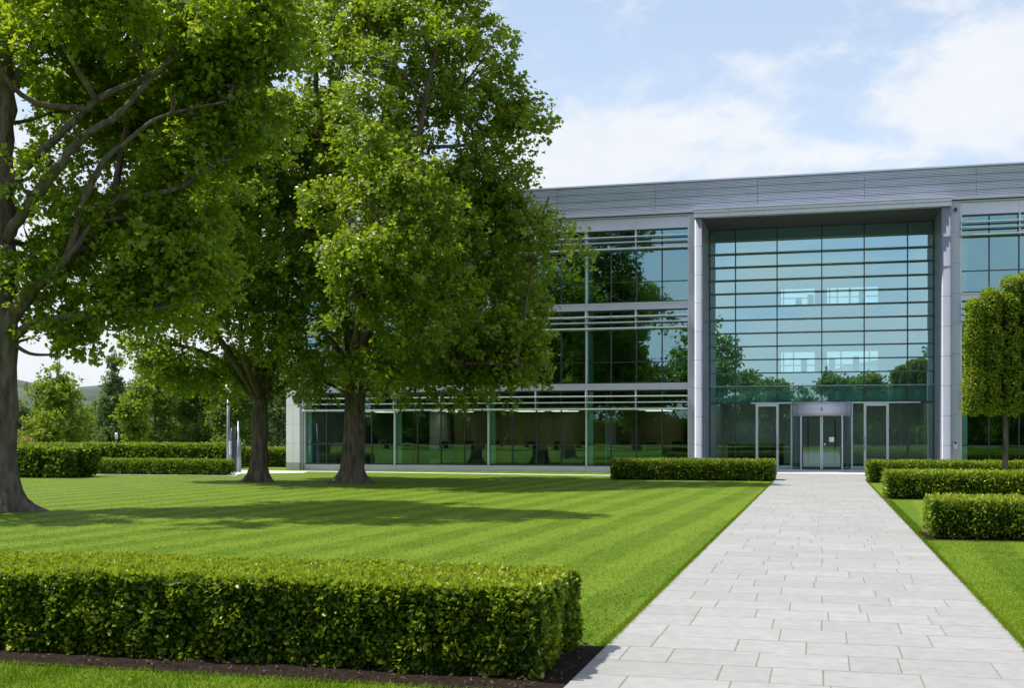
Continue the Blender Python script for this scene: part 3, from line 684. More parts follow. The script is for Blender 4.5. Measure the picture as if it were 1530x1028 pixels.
# interior: floors, ceilings, walls, columns
mb = MB()
mb.box(-22.6, 13.9, YF + .22, 61, 3.47, 3.70); mb.box(-22.6, -5.0, YF + .22, 61, 6.83, 7.07)
mb = MB()
for z0, z1 in ((3.47, 3.70), (6.83, 7.07)):
    mb.box(-22.6, -4.95, YF + .22, 61, z0, z1); mb.box(4.72, 13.9, YF + .22, 61, z0, z1); mb.box(-4.94, 4.71, 57.5, 61, z0, z1)
mb.box(-22.98, -4.95, YF + .22, 61, 10.2, 10.45); mb.box(4.72, 13.88, YF + .22, 61, 10.2, 10.45); mb.box(-4.949, 4.719, YG + .35, 61, 10.47, 10.6)
mb.build('floor_slab', M['slabin'], B)
for x0, x1 in ((-22.6, -4.95), (4.72, 13.9)):
    for z in (2.72, 6.08, 9.40): mb = MB(); mb.box(x0, x1, YF + .3, 60.95, z, z + .05); mb.build('suspended_ceiling', M['slabin'], B)
mb = MB(); mb.box(-4.66, 4.43, YG + .10, YG + .2, 2.95, 3.62); mb.build('lobby_bulkhead', M['slabin'], B)
mb = MB(); mb.box(-22.6, -4.95, YF + .22, 61, .02, .16); mb.box(4.72, 13.9, YF + .22, 61, .02, .16); mb.box(-4.94, 4.71, YG + .35, 61, .02, .128)
for z in (3.70, 7.07): mb.box(-22.6, -4.95, YF + .3, 60.9, z + .003, z + .02); mb.box(4.72, 13.9, YF + .3, 60.9, z + .003, z + .02)
mb.build('floor_finish', M['carpet'], B)
mb = MB(); mb.box(-22.98, -4.95, 61.01, 61.2, .0, 10.2, 0); mb.box(4.72, 13.88, 61.01, 61.2, .0, 10.2, 0)
def wallx(xs, y0, y1, zs):
    for (xa, xb) in xs:
        for (za, zb) in zs: mb.box(xa, xb, y0, y1, za, zb, 1)
HO = [(-2.0, -.35), (.25, 2.7)]
for za, zb in ((.0, 4.75), (5.75, 8.15), (8.95, 10.2)): mb.box(-4.95, 4.72, 61.01, 61.2, za, zb, 1)
for za, zb in ((4.75, 5.75), (8.15, 8.95)):
    for xa, xb in ((-4.95, -2.0), (-.35, .25), (2.7, 4.72)): mb.box(xa, xb, 61.02, 61.19, za, zb, 1)
rb = random.Random(3)
for xa, xb in HO:
    for za, zb in ((4.751, 5.749), (8.151, 8.949)):
        x = xa + .1
        while x < xb - .2:
            w = rb.choice([.06, .06, .1, .3]); mb.box(x, min(x + w, xb - .01), 61.05, 61.12, za, zb if w < .2 else za + (zb - za) * rb.uniform(.3, .9), 1); x += w + rb.uniform(.18, .6)
        mb.box(xa, xb, 61.13, 61.16, za + .3, za + .36, 1)
mb.build('back_wall', [M['tan'], M['white']], B)
mb = MB(); mb.box(-17.9, -6.4, 56.5, 56.62, .17, 3.46); mb.build('timber_partition', M['tan'], B)
for x, y0, z1 in ((-4.90, YG + .35, 10.18), (4.70, YG + .35, 10.18), (-18.3, 54.0, 3.46), (-9.7, 54.0, 3.46)):
    mb = MB(); mb.box(x - .045, x + .045, y0, 60.9, .17, z1); mb.build('partition', M['white'], B)
for x in XM[:4] + XR[:2]:
    mb = MB(); mb.box(x + .10, x + .29, YF + .09, YF + .215, .17, 10.19); mb.build('interior_column', M['white'], B)
for x in (-20.9, -17.2, -13.6, -11.9, -7.4):
    for y, z in ((52.8, 2.716), (55.2, 2.716)): mb = MB(); mb.box(x - .6, x + .6, y - .3, y + .3, z - .03, z); mb.build('ceiling_or_fill_light', M['lamp'], B)

lob = emis('lobby_fill', (1, .96, .88), .8)  # added fill panels, hidden behind the bulkhead, to brighten the lobby
for x in (-3.2, 0.0, 3.0):
    for y in (54.2, 57.6): mb = MB(); mb.box(x - .7, x + .7, y - .5, y + .5, 3.30, 3.36); mb.build('ceiling_or_fill_light', lob, B)
# fixtures on the right jamb
w = thing('security_camera', 'small dark camera box high on the jamb right of the entrance portal', 'security camera', (5.02, YF - .2, 10.35))
mb = MB(); mb.box(4.97, 5.07, YF - .42, YF - .24, 10.28, 10.38, 0); mb.build('housing', M['black'], w)
mb = MB(); mb.box(5.0, 5.04, YF - .24, YF - .201, 10.31, 10.35); mb.build('bracket', M['silver'], w)
w = thing('intercom', 'small grey intercom box low on the jamb right of the entrance portal', 'intercom', (5.02, YF - .2, 1.2))
mb = MB(); mb.box(4.95, 5.09, YF - .26, YF - .201, 1.02, 1.36); mb.build('housing', M['metal2'], w)
mb = MB(); mb.box(4.98, 5.06, YF - .265, YF - .261, 1.22, 1.32); mb.build('screen', M['black'], w)

# ------------------------------------------------------------------ furniture behind the glass
def desk(x, y, lab, grp):
    t = thing('desk', lab, 'desk', (x, y, .16), grp)
    mb = MB(); mb.box(x - .8, x + .8, y - .38, y + .38, .86, .90); mb.build('tabletop', M['desk'], t)
    for s in (-1, 1): mb = MB(); mb.box(x + s * .72 - .02, x + s * .72 + .02, y - .34, y + .34, .161, .859); mb.build('leg', M['desk'], t)
    mb = MB(); mb.box(x - .7, x + .7, y - .30, y - .28, .45, .85); mb.build('modesty_panel', M['desk'], t)
def chair(x, y, rz, lab, grp):
    t = thing('office_chair', lab, 'chair', (x, y, .16), grp)
    mb = MB(); mb.bbox(x - .24, x + .24, y - .24, y + .24, .60, .68, .02); mb.build('seat', M['black'], t)
    mb = MB(); mb.bbox(x - .23, x + .23, y + .2, y + .26, .74, 1.28, .03); mb.build('backrest', M['black'], t)
    mb = MB(); mb.tube([(x, y, .24), (x, y, .60)], [.03, .03], 8)
    for k in range(5): a = k * 1.2566; mb.tube([(x, y, .26), (x + .28 * math.cos(a), y + .28 * math.sin(a), .20)], [.025, .018], 6)
    mb.build('base', M['black'], t)
    mb = MB(); mb.tube([(x, y + .1, .62), (x, y + .285, .70), (x, y + .29, .95)], [.02, .02, .02], 6); mb.build('back_support', M['black'], t)
    t.rotation_euler.z = rz
bn = ['at the corner pier', 'second from the corner pier', 'third from the corner pier', 'nearest the entrance']
for bi_ in range(4):
    x = XM[bi_] + 1.2
    for k in range(2): desk(x + 1.9 * k, 51.6 + .3 * (k % 2), 'pale desk behind the ground floor glass of the bay ' + bn[bi_], 'desks in the bay ' + bn[bi_])
    for k in range(3): chair(x - .3 + 1.25 * k, 52.6 + .25 * ((k * 7 + bi_) % 3), .4 * ((k + bi_) % 3 - 1), 'black office chair behind the ground floor glass of the bay ' + bn[bi_], 'office chairs in the bay ' + bn[bi_])
t = thing('reception_desk', 'dark reception counter inside the lobby, behind the left side door', 'counter', (-2.9, 55.5, .13))
mb = MB(); mb.box(-4.2, -1.7, 55.2, 55.8, .14, 1.1); mb.build('front_panel', M['black'], t); mb = MB(); mb.box(-4.25, -1.65, 55.12, 55.88, 1.102, 1.15); mb.build('countertop', M['desk'], t)
t = thing('display_wall', 'tall white panel standing in the lobby behind the reception counter', 'panel', (-3.1, 57, .13))
mb = MB(); mb.box(-4.0, -2.25, 57.0, 57.12, .3, 2.2); mb.build('board', M['white'], t); mb = MB(); mb.box(-3.9, -3.8, 56.9, 57.22, .13, .299); mb.box(-2.45, -2.35, 56.9, 57.22, .13, .299); mb.build('foot', M['black'], t)

# ------------------------------------------------------------------ big trees on the lawn
d3 = 38.5
big_tree('broadleaf_tree', 'tall broad tree on the lawn before the glass facade, rightmost of three', 527, 722, 545, .365, .31,
    [([(531, 560), (520, 480), (505, 400), (490, 300), (475, 180), (470, 60)], .24, .06),
     ([(531, 560), (538, 470), (545, 380), (560, 270), (580, 150), (600, 30), (610, -60)], .27, .06),
     ([(531, 560), (560, 480, -1), (590, 380, -1.5), (620, 280, -1.5), (640, 170, -1.5), (660, 60, -1)], .22, .05),
     ([(533, 575), (570, 555), (630, 550), (700, 545, -.6), (770, 548, -1)], .15, .03),
     ([(535, 565), (600, 500, 1.5), (660, 430, 2), (730, 370, 2.5), (790, 330, 2.5)], .16, .04),
     ([(527, 570), (500, 520, 1), (470, 490, 2), (440, 470, 3)], .14, .03),
     ([(530, 560), (545, 500, -2), (570, 430, -3.6), (590, 370, -4.6)], .15, .04),
     ([(530, 560), (520, 500, 2), (520, 430, 3.8), (515, 350, 4.5)], .15, .04)],
    [(540, 10, 110, 90), (650, 20, 110, 90), (500, 140, 70, 100), (600, 130, 110, 90, -2.5), (690, 130, 75, 80), (755, 185, 42, 48), (730, 240, 45, 40),
     (540, 210, 90, 80, 2.5), (640, 230, 100, 75), (480, 270, 60, 80), (570, 300, 90, 60, -3.2), (690, 310, 90, 60), (765, 330, 55, 40), (820, 295, 16, 22), (800, 340, 30, 25), (795, 390, 52, 45), (720, 280, 60, 50, 1), (700, 350, 80, 50, 2), (770, 440, 60, 40, 1),
     (500, 390, 70, 70, -1), (600, 400, 90, 60, -4), (700, 400, 90, 60, -1), (620, 350, 90, 70, 3.5), (740, 450, 70, 50), (560, 460, 80, 50, -4), (640, 490, 85, 55, -2.5), (720, 520, 75, 40), (775, 530, 36, 44), (720, 480, 80, 50, 2), (540, 540, 90, 40, 3),
     (465, 470, 55, 60), (590, 550, 60, 34, -1.5), (670, 560, 60, 28, 0), (760, 570, 35, 26), (480, 560, 40, 34), (520, 420, 80, 70, 4), (650, 440, 90, 70, 4)],
    6900, 20, .125, 31, M['leaf'], M['bark'], gap=.38, gfreq=.5, puff=.78, twig=.36)
big_tree('broadleaf_tree', 'broad tree on the lawn with a dark trunk, middle of three', 387, 720, 585, .295, .25,
    [([(391, 600), (385, 520), (375, 440), (365, 340), (360, 240)], .2, .05),
     ([(391, 600), (410, 530), (425, 450), (430, 360), (425, 260)], .19, .05),
     ([(388, 605), (350, 560), (310, 530), (260, 515), (215, 520)], .14, .03),
     ([(392, 605), (430, 570), (455, 555)], .12, .03),
     ([(389, 600), (350, 520, -1.5), (310, 450, -2), (270, 390, -2)], .15, .04),
     ([(391, 600), (400, 540, 2), (400, 470, 3), (390, 400, 3.5)], .13, .04),
     ([(391, 600), (385, 540, -2), (390, 480, -3), (400, 430, -3.5)], .13, .04)],
    [(340, 150, 90, 70), (420, 170, 80, 80), (300, 230, 80, 70), (390, 260, 90, 70, -2), (440, 330, 60, 80), (280, 320, 80, 60), (350, 350, 90, 60, -3), (420, 420, 70, 60, -2),
     (260, 400, 70, 55), (330, 430, 80, 55, -3), (225, 470, 45, 45), (290, 490, 70, 50, -1), (370, 500, 75, 50, -2), (435, 510, 45, 50), (240, 535, 48, 38), (320, 560, 60, 34), (400, 560, 50, 28, 1), (430, 575, 30, 26), (350, 400, 80, 70, 3.5), (300, 300, 80, 70, 3)],
    3600, 20, .125, 32, M['leaf'], M['bark'], gap=.38, gfreq=.5, puff=.78, twig=.36)
big_tree('broadleaf_tree', 'nearest tree with a thick grey trunk cut by the left edge', -6, 765, 360, .42, .30,
    [([(-4, 520), (15, 490, -0.15), (45, 450, -0.35), (85, 415, -0.50), (112, 395, -0.55), (150, 340, -0.46), (185, 300, -0.30)], .20, .03),
     ([(0, 530), (30, 500, -0.15), (75, 482, -0.35), (130, 477, -0.50), (190, 474, -0.50), (245, 465, -0.50), (300, 455, -0.40)], .125, .025),
     ([(-4, 380), (20, 350, -0.20), (70, 300, -0.50), (110, 257, -0.70), (147, 220, -0.86), (200, 190, -0.96), (247, 133, -0.90), (330, 45, -0.61), (400, 20, -0.50)], .135, .025),
     ([(-6, 330), (22, 277, -0.20), (83, 230, -0.50), (167, 167, -0.86), (250, 127, -0.90), (320, 70, -0.70)], .12, .025),
     ([(112, 395, -0.55), (163, 267, -0.70), (213, 223, -0.81), (257, 190, -0.81), (350, 163, -0.61)], .075, .022),
     ([(-2, 365), (5, 250), (8, 140), (0, 20), (-10, -120)], .27, .12),
     ([(8, 150), (30, 110), (52, 60), (60, -20)], .12, .05),
     ([(150, 340, .5), (165, 230, .6), (185, 120, .6), (205, 10, .6)], .09, .03),
     ([(-6, 360), (-60, 280, 1), (-130, 200, 1.5), (-210, 120, 2)], .2, .05),
     ([(-8, 450), (-80, 400, -.6), (-170, 360, -1), (-250, 330, -1)], .16, .05)],
    [(100, 250, 40, 22, -.3), (140, 330, 40, 22, -.2), (60, 420, 34, 20, -.4), (180, 455, 50, 20, -.2), (20, 25, 60, 55, -1.2), (110, 50, 60, 40, -1.5), (220, 40, 60, 36, -1.8), (330, 60, 60, 40, -1.7), (30, 120, 30, 45, -.6), (155, 205, 36, 16, -1.5), (245, 110, 46, 22, -1.8), (60, 285, 22, 12, -1.1), (290, 170, 50, 30, -1.5), (50, 225, 34, 22, 1.0), (120, 205, 50, 26, 1.6), (150, 250, 45, 26, 1.4), (70, 320, 36, 22, 1.2), (200, 290, 50, 36, 1.0), (180, 350, 60, 30, .6), (280, 370, 50, 40, .6), (70, 40, 95, 80, .8), (180, 20, 100, 80, .6), (300, 20, 100, 75), (400, 10, 65, 60), (250, 70, 80, 60, .5), (350, 95, 80, 60), (130, 110, 85, 55, 1.6), (60, 150, 45, 50, .8), (210, 150, 80, 45, 1.8), (310, 165, 85, 55, .6), (400, 110, 45, 60),
     (160, 290, 60, 36, 1.8), (250, 235, 70, 45, .6), (330, 240, 70, 45), (225, 320, 65, 45, .2), (90, 370, 45, 24, .8), (150, 390, 50, 28, 1.2), (230, 400, 60, 40), (50, 440, 26, 30, .8), (110, 330, 50, 30, 1.8), (180, 430, 50, 20, .6), (250, 445, 50, 28), (45, 505, 26, 30), (85, 530, 18, 24), (120, 508, 30, 16), (16, 350, 26, 36, 1),
     (-70, 60, 90, 70), (-150, 150, 90, 70, 1), (-160, 300, 80, 50, -.6), (-140, 230, 80, 50, -2.4), (70, 60, 100, 70, 4.0), (200, 60, 90, 60, 3.4), (30, 80, 80, 60, -3.0)],
    5700, 20, .104, 33, M['leafT'], M['bark2'], lean=8, gap=.34, gfreq=.7, twig=.30, spread=.10, puff=.56)

# square clipped tree at the right
d = 31.2; b0 = at(1501, 708, d); b0[2] = 0
t = thing('pleached_tree', 'square clipped tree on a thin stem above the hedges at the right edge', 'tree', tuple(b0))
mb = MB(); top = at(1499, 560, d); trunk_mesh(mb, b0, top, .075, .06, 8, flare=1.3, n=12)
cols = [(1455, 447, 18), (1482, 431, 19), (1510, 413, 20), (1538, 408, 20), (1565, 418, 18)]
for x, ty, r in cols:
    mb.tube(smooth_path([at(1500, 618, d), at((x + 1500) / 2, 600, d), at(x, 560, d), at(x, ty + 25, d)], 4), np.linspace(.05, .015, 13), 6)
mb.build('trunk', M['bark'], t)
rgn = np.random.default_rng(8); PP = []; NN = []
for x, ty, r in cols:
    rw = r / F * d; z1 = at(x, ty, d)[2]; z0 = at(x, 620, d)[2]; c = at(x, 600, d); n = 7000
    a = rgn.uniform(0, 6.28, n); z = z0 + (z1 - z0) * rgn.random(n); nv = np.stack([np.cos(a), np.sin(a), 0 * a], 1)
    p = np.stack([c[0] + rw * .68 * np.cos(a), c[1] + rw * .95 * np.sin(a), z], 1)
    e_ = np.clip(np.minimum(z1 - z, (z - z0) * 1.2) / .18, 0, 1); sh = np.sqrt(np.clip(1 - (1 - e_) ** 2, .02, 1))
    p[:, 0] = c[0] + (p[:, 0] - c[0]) * sh; p[:, 1] = c[1] + (p[:, 1] - c[1]) * sh
    nv[:, 2] = (1 - e_) * np.where(z > (z0 + z1) / 2, 1, -.8)
    nv = unit(nv); g = noise(p * 3.5, 4); p += nv * ((g - .5) * .18 - .1 * rgn.random(n) ** 2)[:, None]
    k = rgn.random(n) < .35 + 1.1 * g; PP.append(p[k]); NN.append(nv[k])
p = np.concatenate(PP); nv = np.concatenate(NN); n = len(p)
V, Fi, tone = leaves_arrays(p, unit(nv * .5 + rgn.normal(size=(n, 3)) * .5 + np.array([0, 0, -.15])), unit(nv * .3 + rgn.normal(size=(n, 3)) * .5 + np.array([0, 0, .6])), .072 * (.6 + .8 * rgn.random(n)), np.clip(.12 + rgn.random(n) * .88, 0, 1), BROAD)
cm = MB()
for x, ty, r in cols:
    c = at(x, 600, d); rw = r / F * d * .25; cm.tube([(c[0], c[1], at(x, 610, d)[2]), (c[0], c[1], at(x, ty + 14, d)[2])], [rw, rw * .8], 8)
for (xa, ya, _), (xb, yb, _) in zip(cols[:-1], cols[1:]):  # dark slabs added to stand for shade in the grooves between columns
    a_, b_ = at(xa, 600, d), at(xb, 600, d); cm.box(a_[0], b_[0], a_[1] - .03, a_[1] + .03, at(xa, 606, d)[2], at(xa, max(ya, yb) + 22, d)[2])
leaf_object('crown', V, Fi, tone, [M['leafP'], M['core']], t, cm)

# ------------------------------------------------------------------ background trees
def simple_tree(name, label, x, y, h, w, kind, lm, seed, ncl=420, per=10, size=.3, group=None, trunkh=.22, r0=.14):
    t = thing(name, label, 'tree', (x, y, 0), group); rg = random.Random(seed); c0 = np.array([x, y, 0.])
    mb = MB(); trunk_mesh(mb, c0, c0 + np.array([rg.uniform(-.2, .2), 0, h * .8]), r0, r0 * .25, seed, flare=1.4, n=10)
    bl = []
    if kind == 'cone':
        for k in range(8):
            f = k / 7; bl.append((c0 + np.array([0, 0, h * (trunkh + (1 - trunkh) * f * .95)]), (w / 2 * (1.02 - f * .93), w / 2 * (1.02 - f * .93), h * .075)))
    elif kind == 'oval':
        for k in range(9):
            f = k / 8; ww = math.sin(math.pi * (.14 + .80 * f)) ** .8; a = rg.uniform(0, 6.28)
            bl.append((c0 + np.array([math.cos(a) * w * .10, math.sin(a) * w * .10, h * (trunkh + .08 + (1 - trunkh - .12) * f)]), (w / 2 * ww * .85, w / 2 * ww * .85, h * .10)))
    else:
        for k in range(13):
            a = rg.uniform(0, 6.28); f = rg.random(); rr = w * .30 * rg.random() ** .5 * (1 - .5 * f)
            bl.append((c0 + np.array([math.cos(a) * rr, math.sin(a) * rr, h * (trunkh + .12 + (.9 - trunkh - .12) * f)]), (w * .22 * rg.uniform(.7, 1.2), w * .22, h * .11 * rg.uniform(.8, 1.3))))
    nodes = [tuple(c0 + np.array([0, 0, h * s])) for s in (.2, .3, .4, .5, .6, .7)]
    for i, (c, r) in enumerate(bl):
        for k in range(3):
            v = np.array([rg.uniform(-1, 1), rg.uniform(-1, 1), rg.uniform(-.3, .6)]) * .8 * np.array(r); branch_to(mb, nodes, c + v, .015, .02, seed + i * 5 + k, rmax=r0 * .5)
    (V, Fi, tone), _ = crown(bl, ncl, per, size, seed, .36, 2.2 / max(1.5, w * .35), BROAD, twig=size * 1.2, spread=size * .7, shell=.4, droop=.1, puff=w * .13, npuff=12)
    mb.build('trunk', M['bark'], t); leaf_object('crown', V, Fi, tone, [lm], t); return t
def gp(px, d): q = at(px, 700, d); return q[0], q[1]
x, y = gp(86, 62); simple_tree('maple_tree', 'bright green maple behind the hedge, just right of the thick grey trunk', x, y, 5.7, 4.3, 'cone', M['leafP'], 41, 900, 11, .155, r0=.10, trunkh=.2)
x, y = gp(170, 85); simple_tree('conifer', 'tall narrow blue green conifer rising behind the far hedge at left', x, y, 8.2, 3.4, 'cone', M['leafC'], 42, 1300, 12, .17, trunkh=.08)
x, y = gp(204, 66); simple_tree('young_tree', 'slim young light green tree between the conifer and the wood', x, y, 4.5, 2.1, 'oval', M['leafP'], 43, 550, 9, .17, r0=.07, trunkh=.22)
rg = random.Random(12)
for i, (px, d, h, w, kd) in enumerate([(232, 82, 6.6, 4.6, 'round'), (262, 90, 7.2, 4.6, 'round'), (292, 84, 6.4, 5.0, 'round'), (322, 92, 7.6, 5, 'round'), (352, 82, 6.4, 5.0, 'round'), (385, 88, 7.5, 6, 'round'), (415, 82, 6.6, 5.2, 'round'), (445, 90, 7.5, 6, 'round'),
                                  (248, 104, 8.6, 4.2, 'cone'), (278, 108, 8.5, 4.2, 'cone'), (310, 106, 9.0, 5, 'round'), (340, 110, 9, 5, 'round'), (370, 106, 9, 6, 'round'), (405, 112, 9.5, 6, 'round'), (140, 118, 4.2, 5, 'round'), (115, 125, 4, 6, 'round'), (58, 120, 4.4, 6, 'round'), (28, 110, 4.4, 5, 'round'), (152, 92, 3.2, 3, 'round'), (190, 100, 4.2, 4.6, 'round'), (215, 110, 5.5, 4.6, 'round')]):
    x, y = gp(px, d); simple_tree('woodland_tree', 'leafy tree of the mixed wood behind the far hedge at left', x, y, h, w, kd, [M['leafD'], M['leafC'], M['leafC']][(i * 5) % 7 % 3], 50 + i, 620, 11, .20, group='trees of the wood behind the far hedge', trunkh=-.04, r0=.13)
# trees across the lawn behind the viewer: the glass mirrors them
rg = random.Random(4)
MT = [(-11.5, -20, 13, 8), (-19, -22, 14.5, 9), (-27, -19, 13.5, 9), (-35, -22, 14, 9), (-45, -20, 13, 10), (12.5, -22, 12.2, 8), (20, -24, 13, 9), (29, -22, 12, 9), (-5.5, -46, 8.0, 5), (1.5, -58, 9.5, 5), (6.0, -50, 9, 5.5), (-9.5, -62, 10.5, 6), (10.5, -64, 11, 6), (-2.4, -66, 8, 5), (5, -70, 9, 5.5)]
MT += [(-78 + 8.2 * k, -40 - 8 * (k % 2) + rg.uniform(-3, 3), rg.uniform(8, 10), 9.5) for k in range(8)] + [(14 + 8 * k, -44 - 7 * (k % 2), rg.uniform(7, 9), 9) for k in range(6)]
for i, (x, y, h, w) in enumerate(MT):
    simple_tree('park_tree', 'broad park tree across the lawn, visible only as a dark reflection in the facade glass', x, y, h, w, 'round', M['leafD'], 80 + i, 850, 9, .42, group='trees mirrored in the facade glass', trunkh=.03, r0=.25)
hedge('tall loose hedge closing the far lawn, visible only mirrored in the glass', -85, 60, -78, -75, 3.6, .55, 22, 20, M['leafD'], BROAD, .6, name='screen_hedge', top=1, back=0, loose=1.5)

# ------------------------------------------------------------------ small things at the left
x, y = gp(341, 50.0); t = thing('lamp_post', 'slim grey lamp post standing behind the low thin hedge at left', 'lamp post', (x, y, 0))
mb = MB(); mb.tube([(x, y, 0), (x, y, 3.3)], [.07, .055], 12); mb.tube([(x, y, 0), (x, y, .3)], [.10, .09], 12); mb.build('pole', M['grey'], t)
mb = MB(); mb.tube([(x, y, 3.3), (x, y, 3.34), (x, y, 3.7), (x, y, 3.74)], [.06, .11, .11, .05], 14); mb.build('lantern', M['white'], t)
x, y = gp(351, 49.5); t = thing('sculpture', 'abstract sculpture of a dark arched slab and pale uprights behind the low hedge', 'sculpture', (x, y, 0))
mb = MB(); an = np.linspace(0, math.pi, 12); prof = [(x + .02 + .10 * math.cos(a), 1.78 + .12 * math.sin(a)) for a in an] + [(x - .08, .0), (x + .12, .0)]
mb.prism(prof, y - .12, y + .12, 'y'); mb.build('arched_slab', M['bronze'], t)
mb = MB(); mb.tube([(x + .2, y - .05, 0), (x + .2, y - .05, 1.35), (x + .19, y - .05, 1.36), (x + .18, y - .05, 2.15)], [.10, .095, .045, .03], 12); mb.build('upright', M['grey'], t)
mb = MB(); mb.bbox(x - .22, x - .081, y - .1, y + .08, .75, 1.30, .02); mb.build('panel', M['white'], t)
mb = MB(); mb.tube([(x - .10, y - .16, 0), (x - .10, y - .16, 1.6), (x - .06, y - .16, 1.85)], [.03, .03, .02], 8); mb.build('rail', M['grey'], t)
x, y = gp(174, 70.0); t = thing('post_light', 'small white post light standing behind the far hedge near the conifer', 'post light', (x, y, 0))
mb = MB(); mb.tube([(x, y, 0), (x, y, 1.3)], [.06, .06], 8); mb.build('post', M['black'], t); mb = MB(); mb.tube([(x, y, 1.301), (x, y, 1.66), (x, y, 1.7)], [.09, .09, .04], 10); mb.build('lantern', M['white'], t)
x, y = gp(26, 54.0); t = thing('flowering_shrub', 'shrub with reddish blossom just above the hedge beside the thick trunk', 'shrub', (x, y, 0))
bl = [(np.array([x, y, .7]), (.9, .5, .6))]; (V, Fi, tone), _ = crown(bl, 120, 10, .12, 5, .2, 1.0, BROAD, twig=.15, spread=.1); leaf_object('foliage', V, Fi, tone, [M['leafP']], t)
bl = [(np.array([x, y, 1.05]), (.8, .4, .22))]; (V, Fi, tone), _ = crown(bl, 40, 8, .08, 6, .2, 1.0, BROAD, twig=.1, spread=.08); leaf_object('blossom', V, Fi, tone, [M['flower']], t)

# far wooded hills
mb = MB(); nx, ny = 90, 14; V = []
for i in range(nx + 1):
    for j in range(ny + 1):
        az = R(-75 + 95 * i / nx); rr = 700 + 500 * j / ny; px_ = az
        hh = 26 + 16 * math.sin(az * 9 + 1.2) + 10 * math.sin(az * 23) ; prf = math.sin(math.pi * min(1, j / ny * 1.1)) if j else 0
        k = noise(np.array([[i * .9, j * .9, 0]]), 3)[0] * 12
        V.append((math.sin(az) * rr, math.cos(az) * rr, -1 + max(0, hh * prf + k * (prf > 0))))
mb.add(V, [(i * (ny + 1) + j, i * (ny + 1) + j + 1, (i + 1) * (ny + 1) + j + 1, (i + 1) * (ny + 1) + j) for i in range(nx) for j in range(ny)], 0, False)
tag(mb.build('hills', M['hill']), kind='structure')

# ------------------------------------------------------------------ sky, sun, camera
SUN_EL, SUN_AZ = R(61), R(-98)      # azimuth measured from +Y towards +X: sun to the left, a touch behind the facade
W = bpy.data.worlds.new('World'); S.world = W; W.use_nodes = True
N = W.node_tree.nodes; L = W.node_tree.links; N.clear()
out = N.new('ShaderNodeOutputWorld'); bg = N.new('ShaderNodeBackground'); L.new(bg.outputs[0], out.inputs[0]); bg.inputs[1].default_value = .12
sk = N.new('ShaderNodeTexSky'); sk.sky_type = 'NISHITA'; sk.sun_disc = False; sk.sun_elevation = SUN_EL; sk.sun_rotation = SUN_AZ; sk.air_density = 1.0; sk.dust_density = 1.0; sk.ozone_density = 1.2
tc = N.new('ShaderNodeTexCoord'); vec = tc.outputs['Generated']
def math_(op, a, b=None, clamp=False):
    n = N.new('ShaderNodeMath'); n.operation = op; n.use_clamp = clamp
    for i, v in enumerate((a, b)):
        if v is None: continue
        if isinstance(v, (int, float)): n.inputs[i].default_value = v
        else: L.new(v, n.inputs[i])
    return n.outputs[0]
def nz_(scale, detail, rough, stretch, off=(0, 0, 0)):
    mp = N.new('ShaderNodeMapping'); mp.inputs['Scale'].default_value = stretch; mp.inputs['Location'].default_value = off; L.new(vec, mp.inputs[0])
    n = N.new('ShaderNodeTexNoise'); n.inputs['Scale'].default_value = scale; n.inputs['Detail'].default_value = detail; n.inputs['Roughness'].default_value = rough; n.inputs['Distortion'].default_value = .35
    L.new(mp.outputs[0], n.inputs['Vector']); return n.outputs[0]
def dirpx(px, py):
    v = at(px, py, 1.0) - np.array([0, 0, EYE]); return v / np.linalg.norm(v)
big = nz_(7.0, 9, .60, (1, 1, 2.0), (.3, .1, .7)); fine = nz_(20, 8, .62, (1, 1, 1.6), (2.3, 1.1, 0)); wide = nz_(2.6, 4, .5, (1, 1, 2.4), (1.3, 4.1, .2))
acc = math_('MULTIPLY', math_('SUBTRACT', math_('ADD', math_('ADD', math_('MULTIPLY', big, .50), math_('MULTIPLY', fine, .36)), math_('MULTIPLY', wide, .20)), .53), 3.6)
# where the photographed clouds stand: soft lobes pushed and pulled by the noise
def lobe(px, py, rx, ry, amp):
    # an ellipse on the dome round the direction of a cloud
    c = dirpx(px, py); r_ = np.cross(c, [0, 0, 1.0]); r_ /= np.linalg.norm(r_); u_ = np.cross(r_, c)
    def dot(v):
        n = N.new('ShaderNodeVectorMath'); n.operation = 'DOT_PRODUCT'; L.new(vec, n.inputs[0]); n.inputs[1].default_value = v; return n.outputs['Value']
    a = math_('MULTIPLY', dot(r_), F / rx); b = math_('MULTIPLY', dot(u_), F / ry); f = math_('GREATER_THAN', dot(c), 0)
    d2 = math_('ADD', math_('MULTIPLY', a, a), math_('MULTIPLY', b, b))
    e = math_('MULTIPLY', math_('POWER', 2.718, math_('MULTIPLY', d2, -1.0)), f); return math_('MULTIPLY', e, amp)
for a in [(1420, 145, 150, 48, .62), (1520, 140, 120, 60, .4), (1480, 62, 90, 42, .55), (1400, 5, 60, 16, .25), (1120, 135, 75, 38, .26), (1160, 100, 40, 22, .18), (1060, 195, 120, 28, .22), (980, 225, 80, 34, .34), (1200, 232, 130, 22, .30), (860, 235, 140, 45, .50), (790, 215, 60, 40, .4), (1280, 45, 90, 40, .20), (1400, 225, 160, 22, .25),
          (930, 90, 170, 70, -.22), (1110, 30, 120, 60, -.30), (1250, 165, 60, 40, -.12), (1230, 110, 50, 30, -.15), (80, 540, 300, 120, .5), (60, 230, 200, 150, .3)]:
    acc = math_('ADD', acc, lobe(*a))
sx = N.new('ShaderNodeSeparateXYZ'); L.new(vec, sx.inputs[0])
hz = N.new('ShaderNodeMapRange'); hz.inputs[1].default_value = .28; hz.inputs[2].default_value = .02; hz.inputs[3].default_value = 0; hz.inputs[4].default_value = .36; L.new(sx.outputs[2], hz.inputs[0])
acc = math_('ADD', acc, hz.outputs[0])
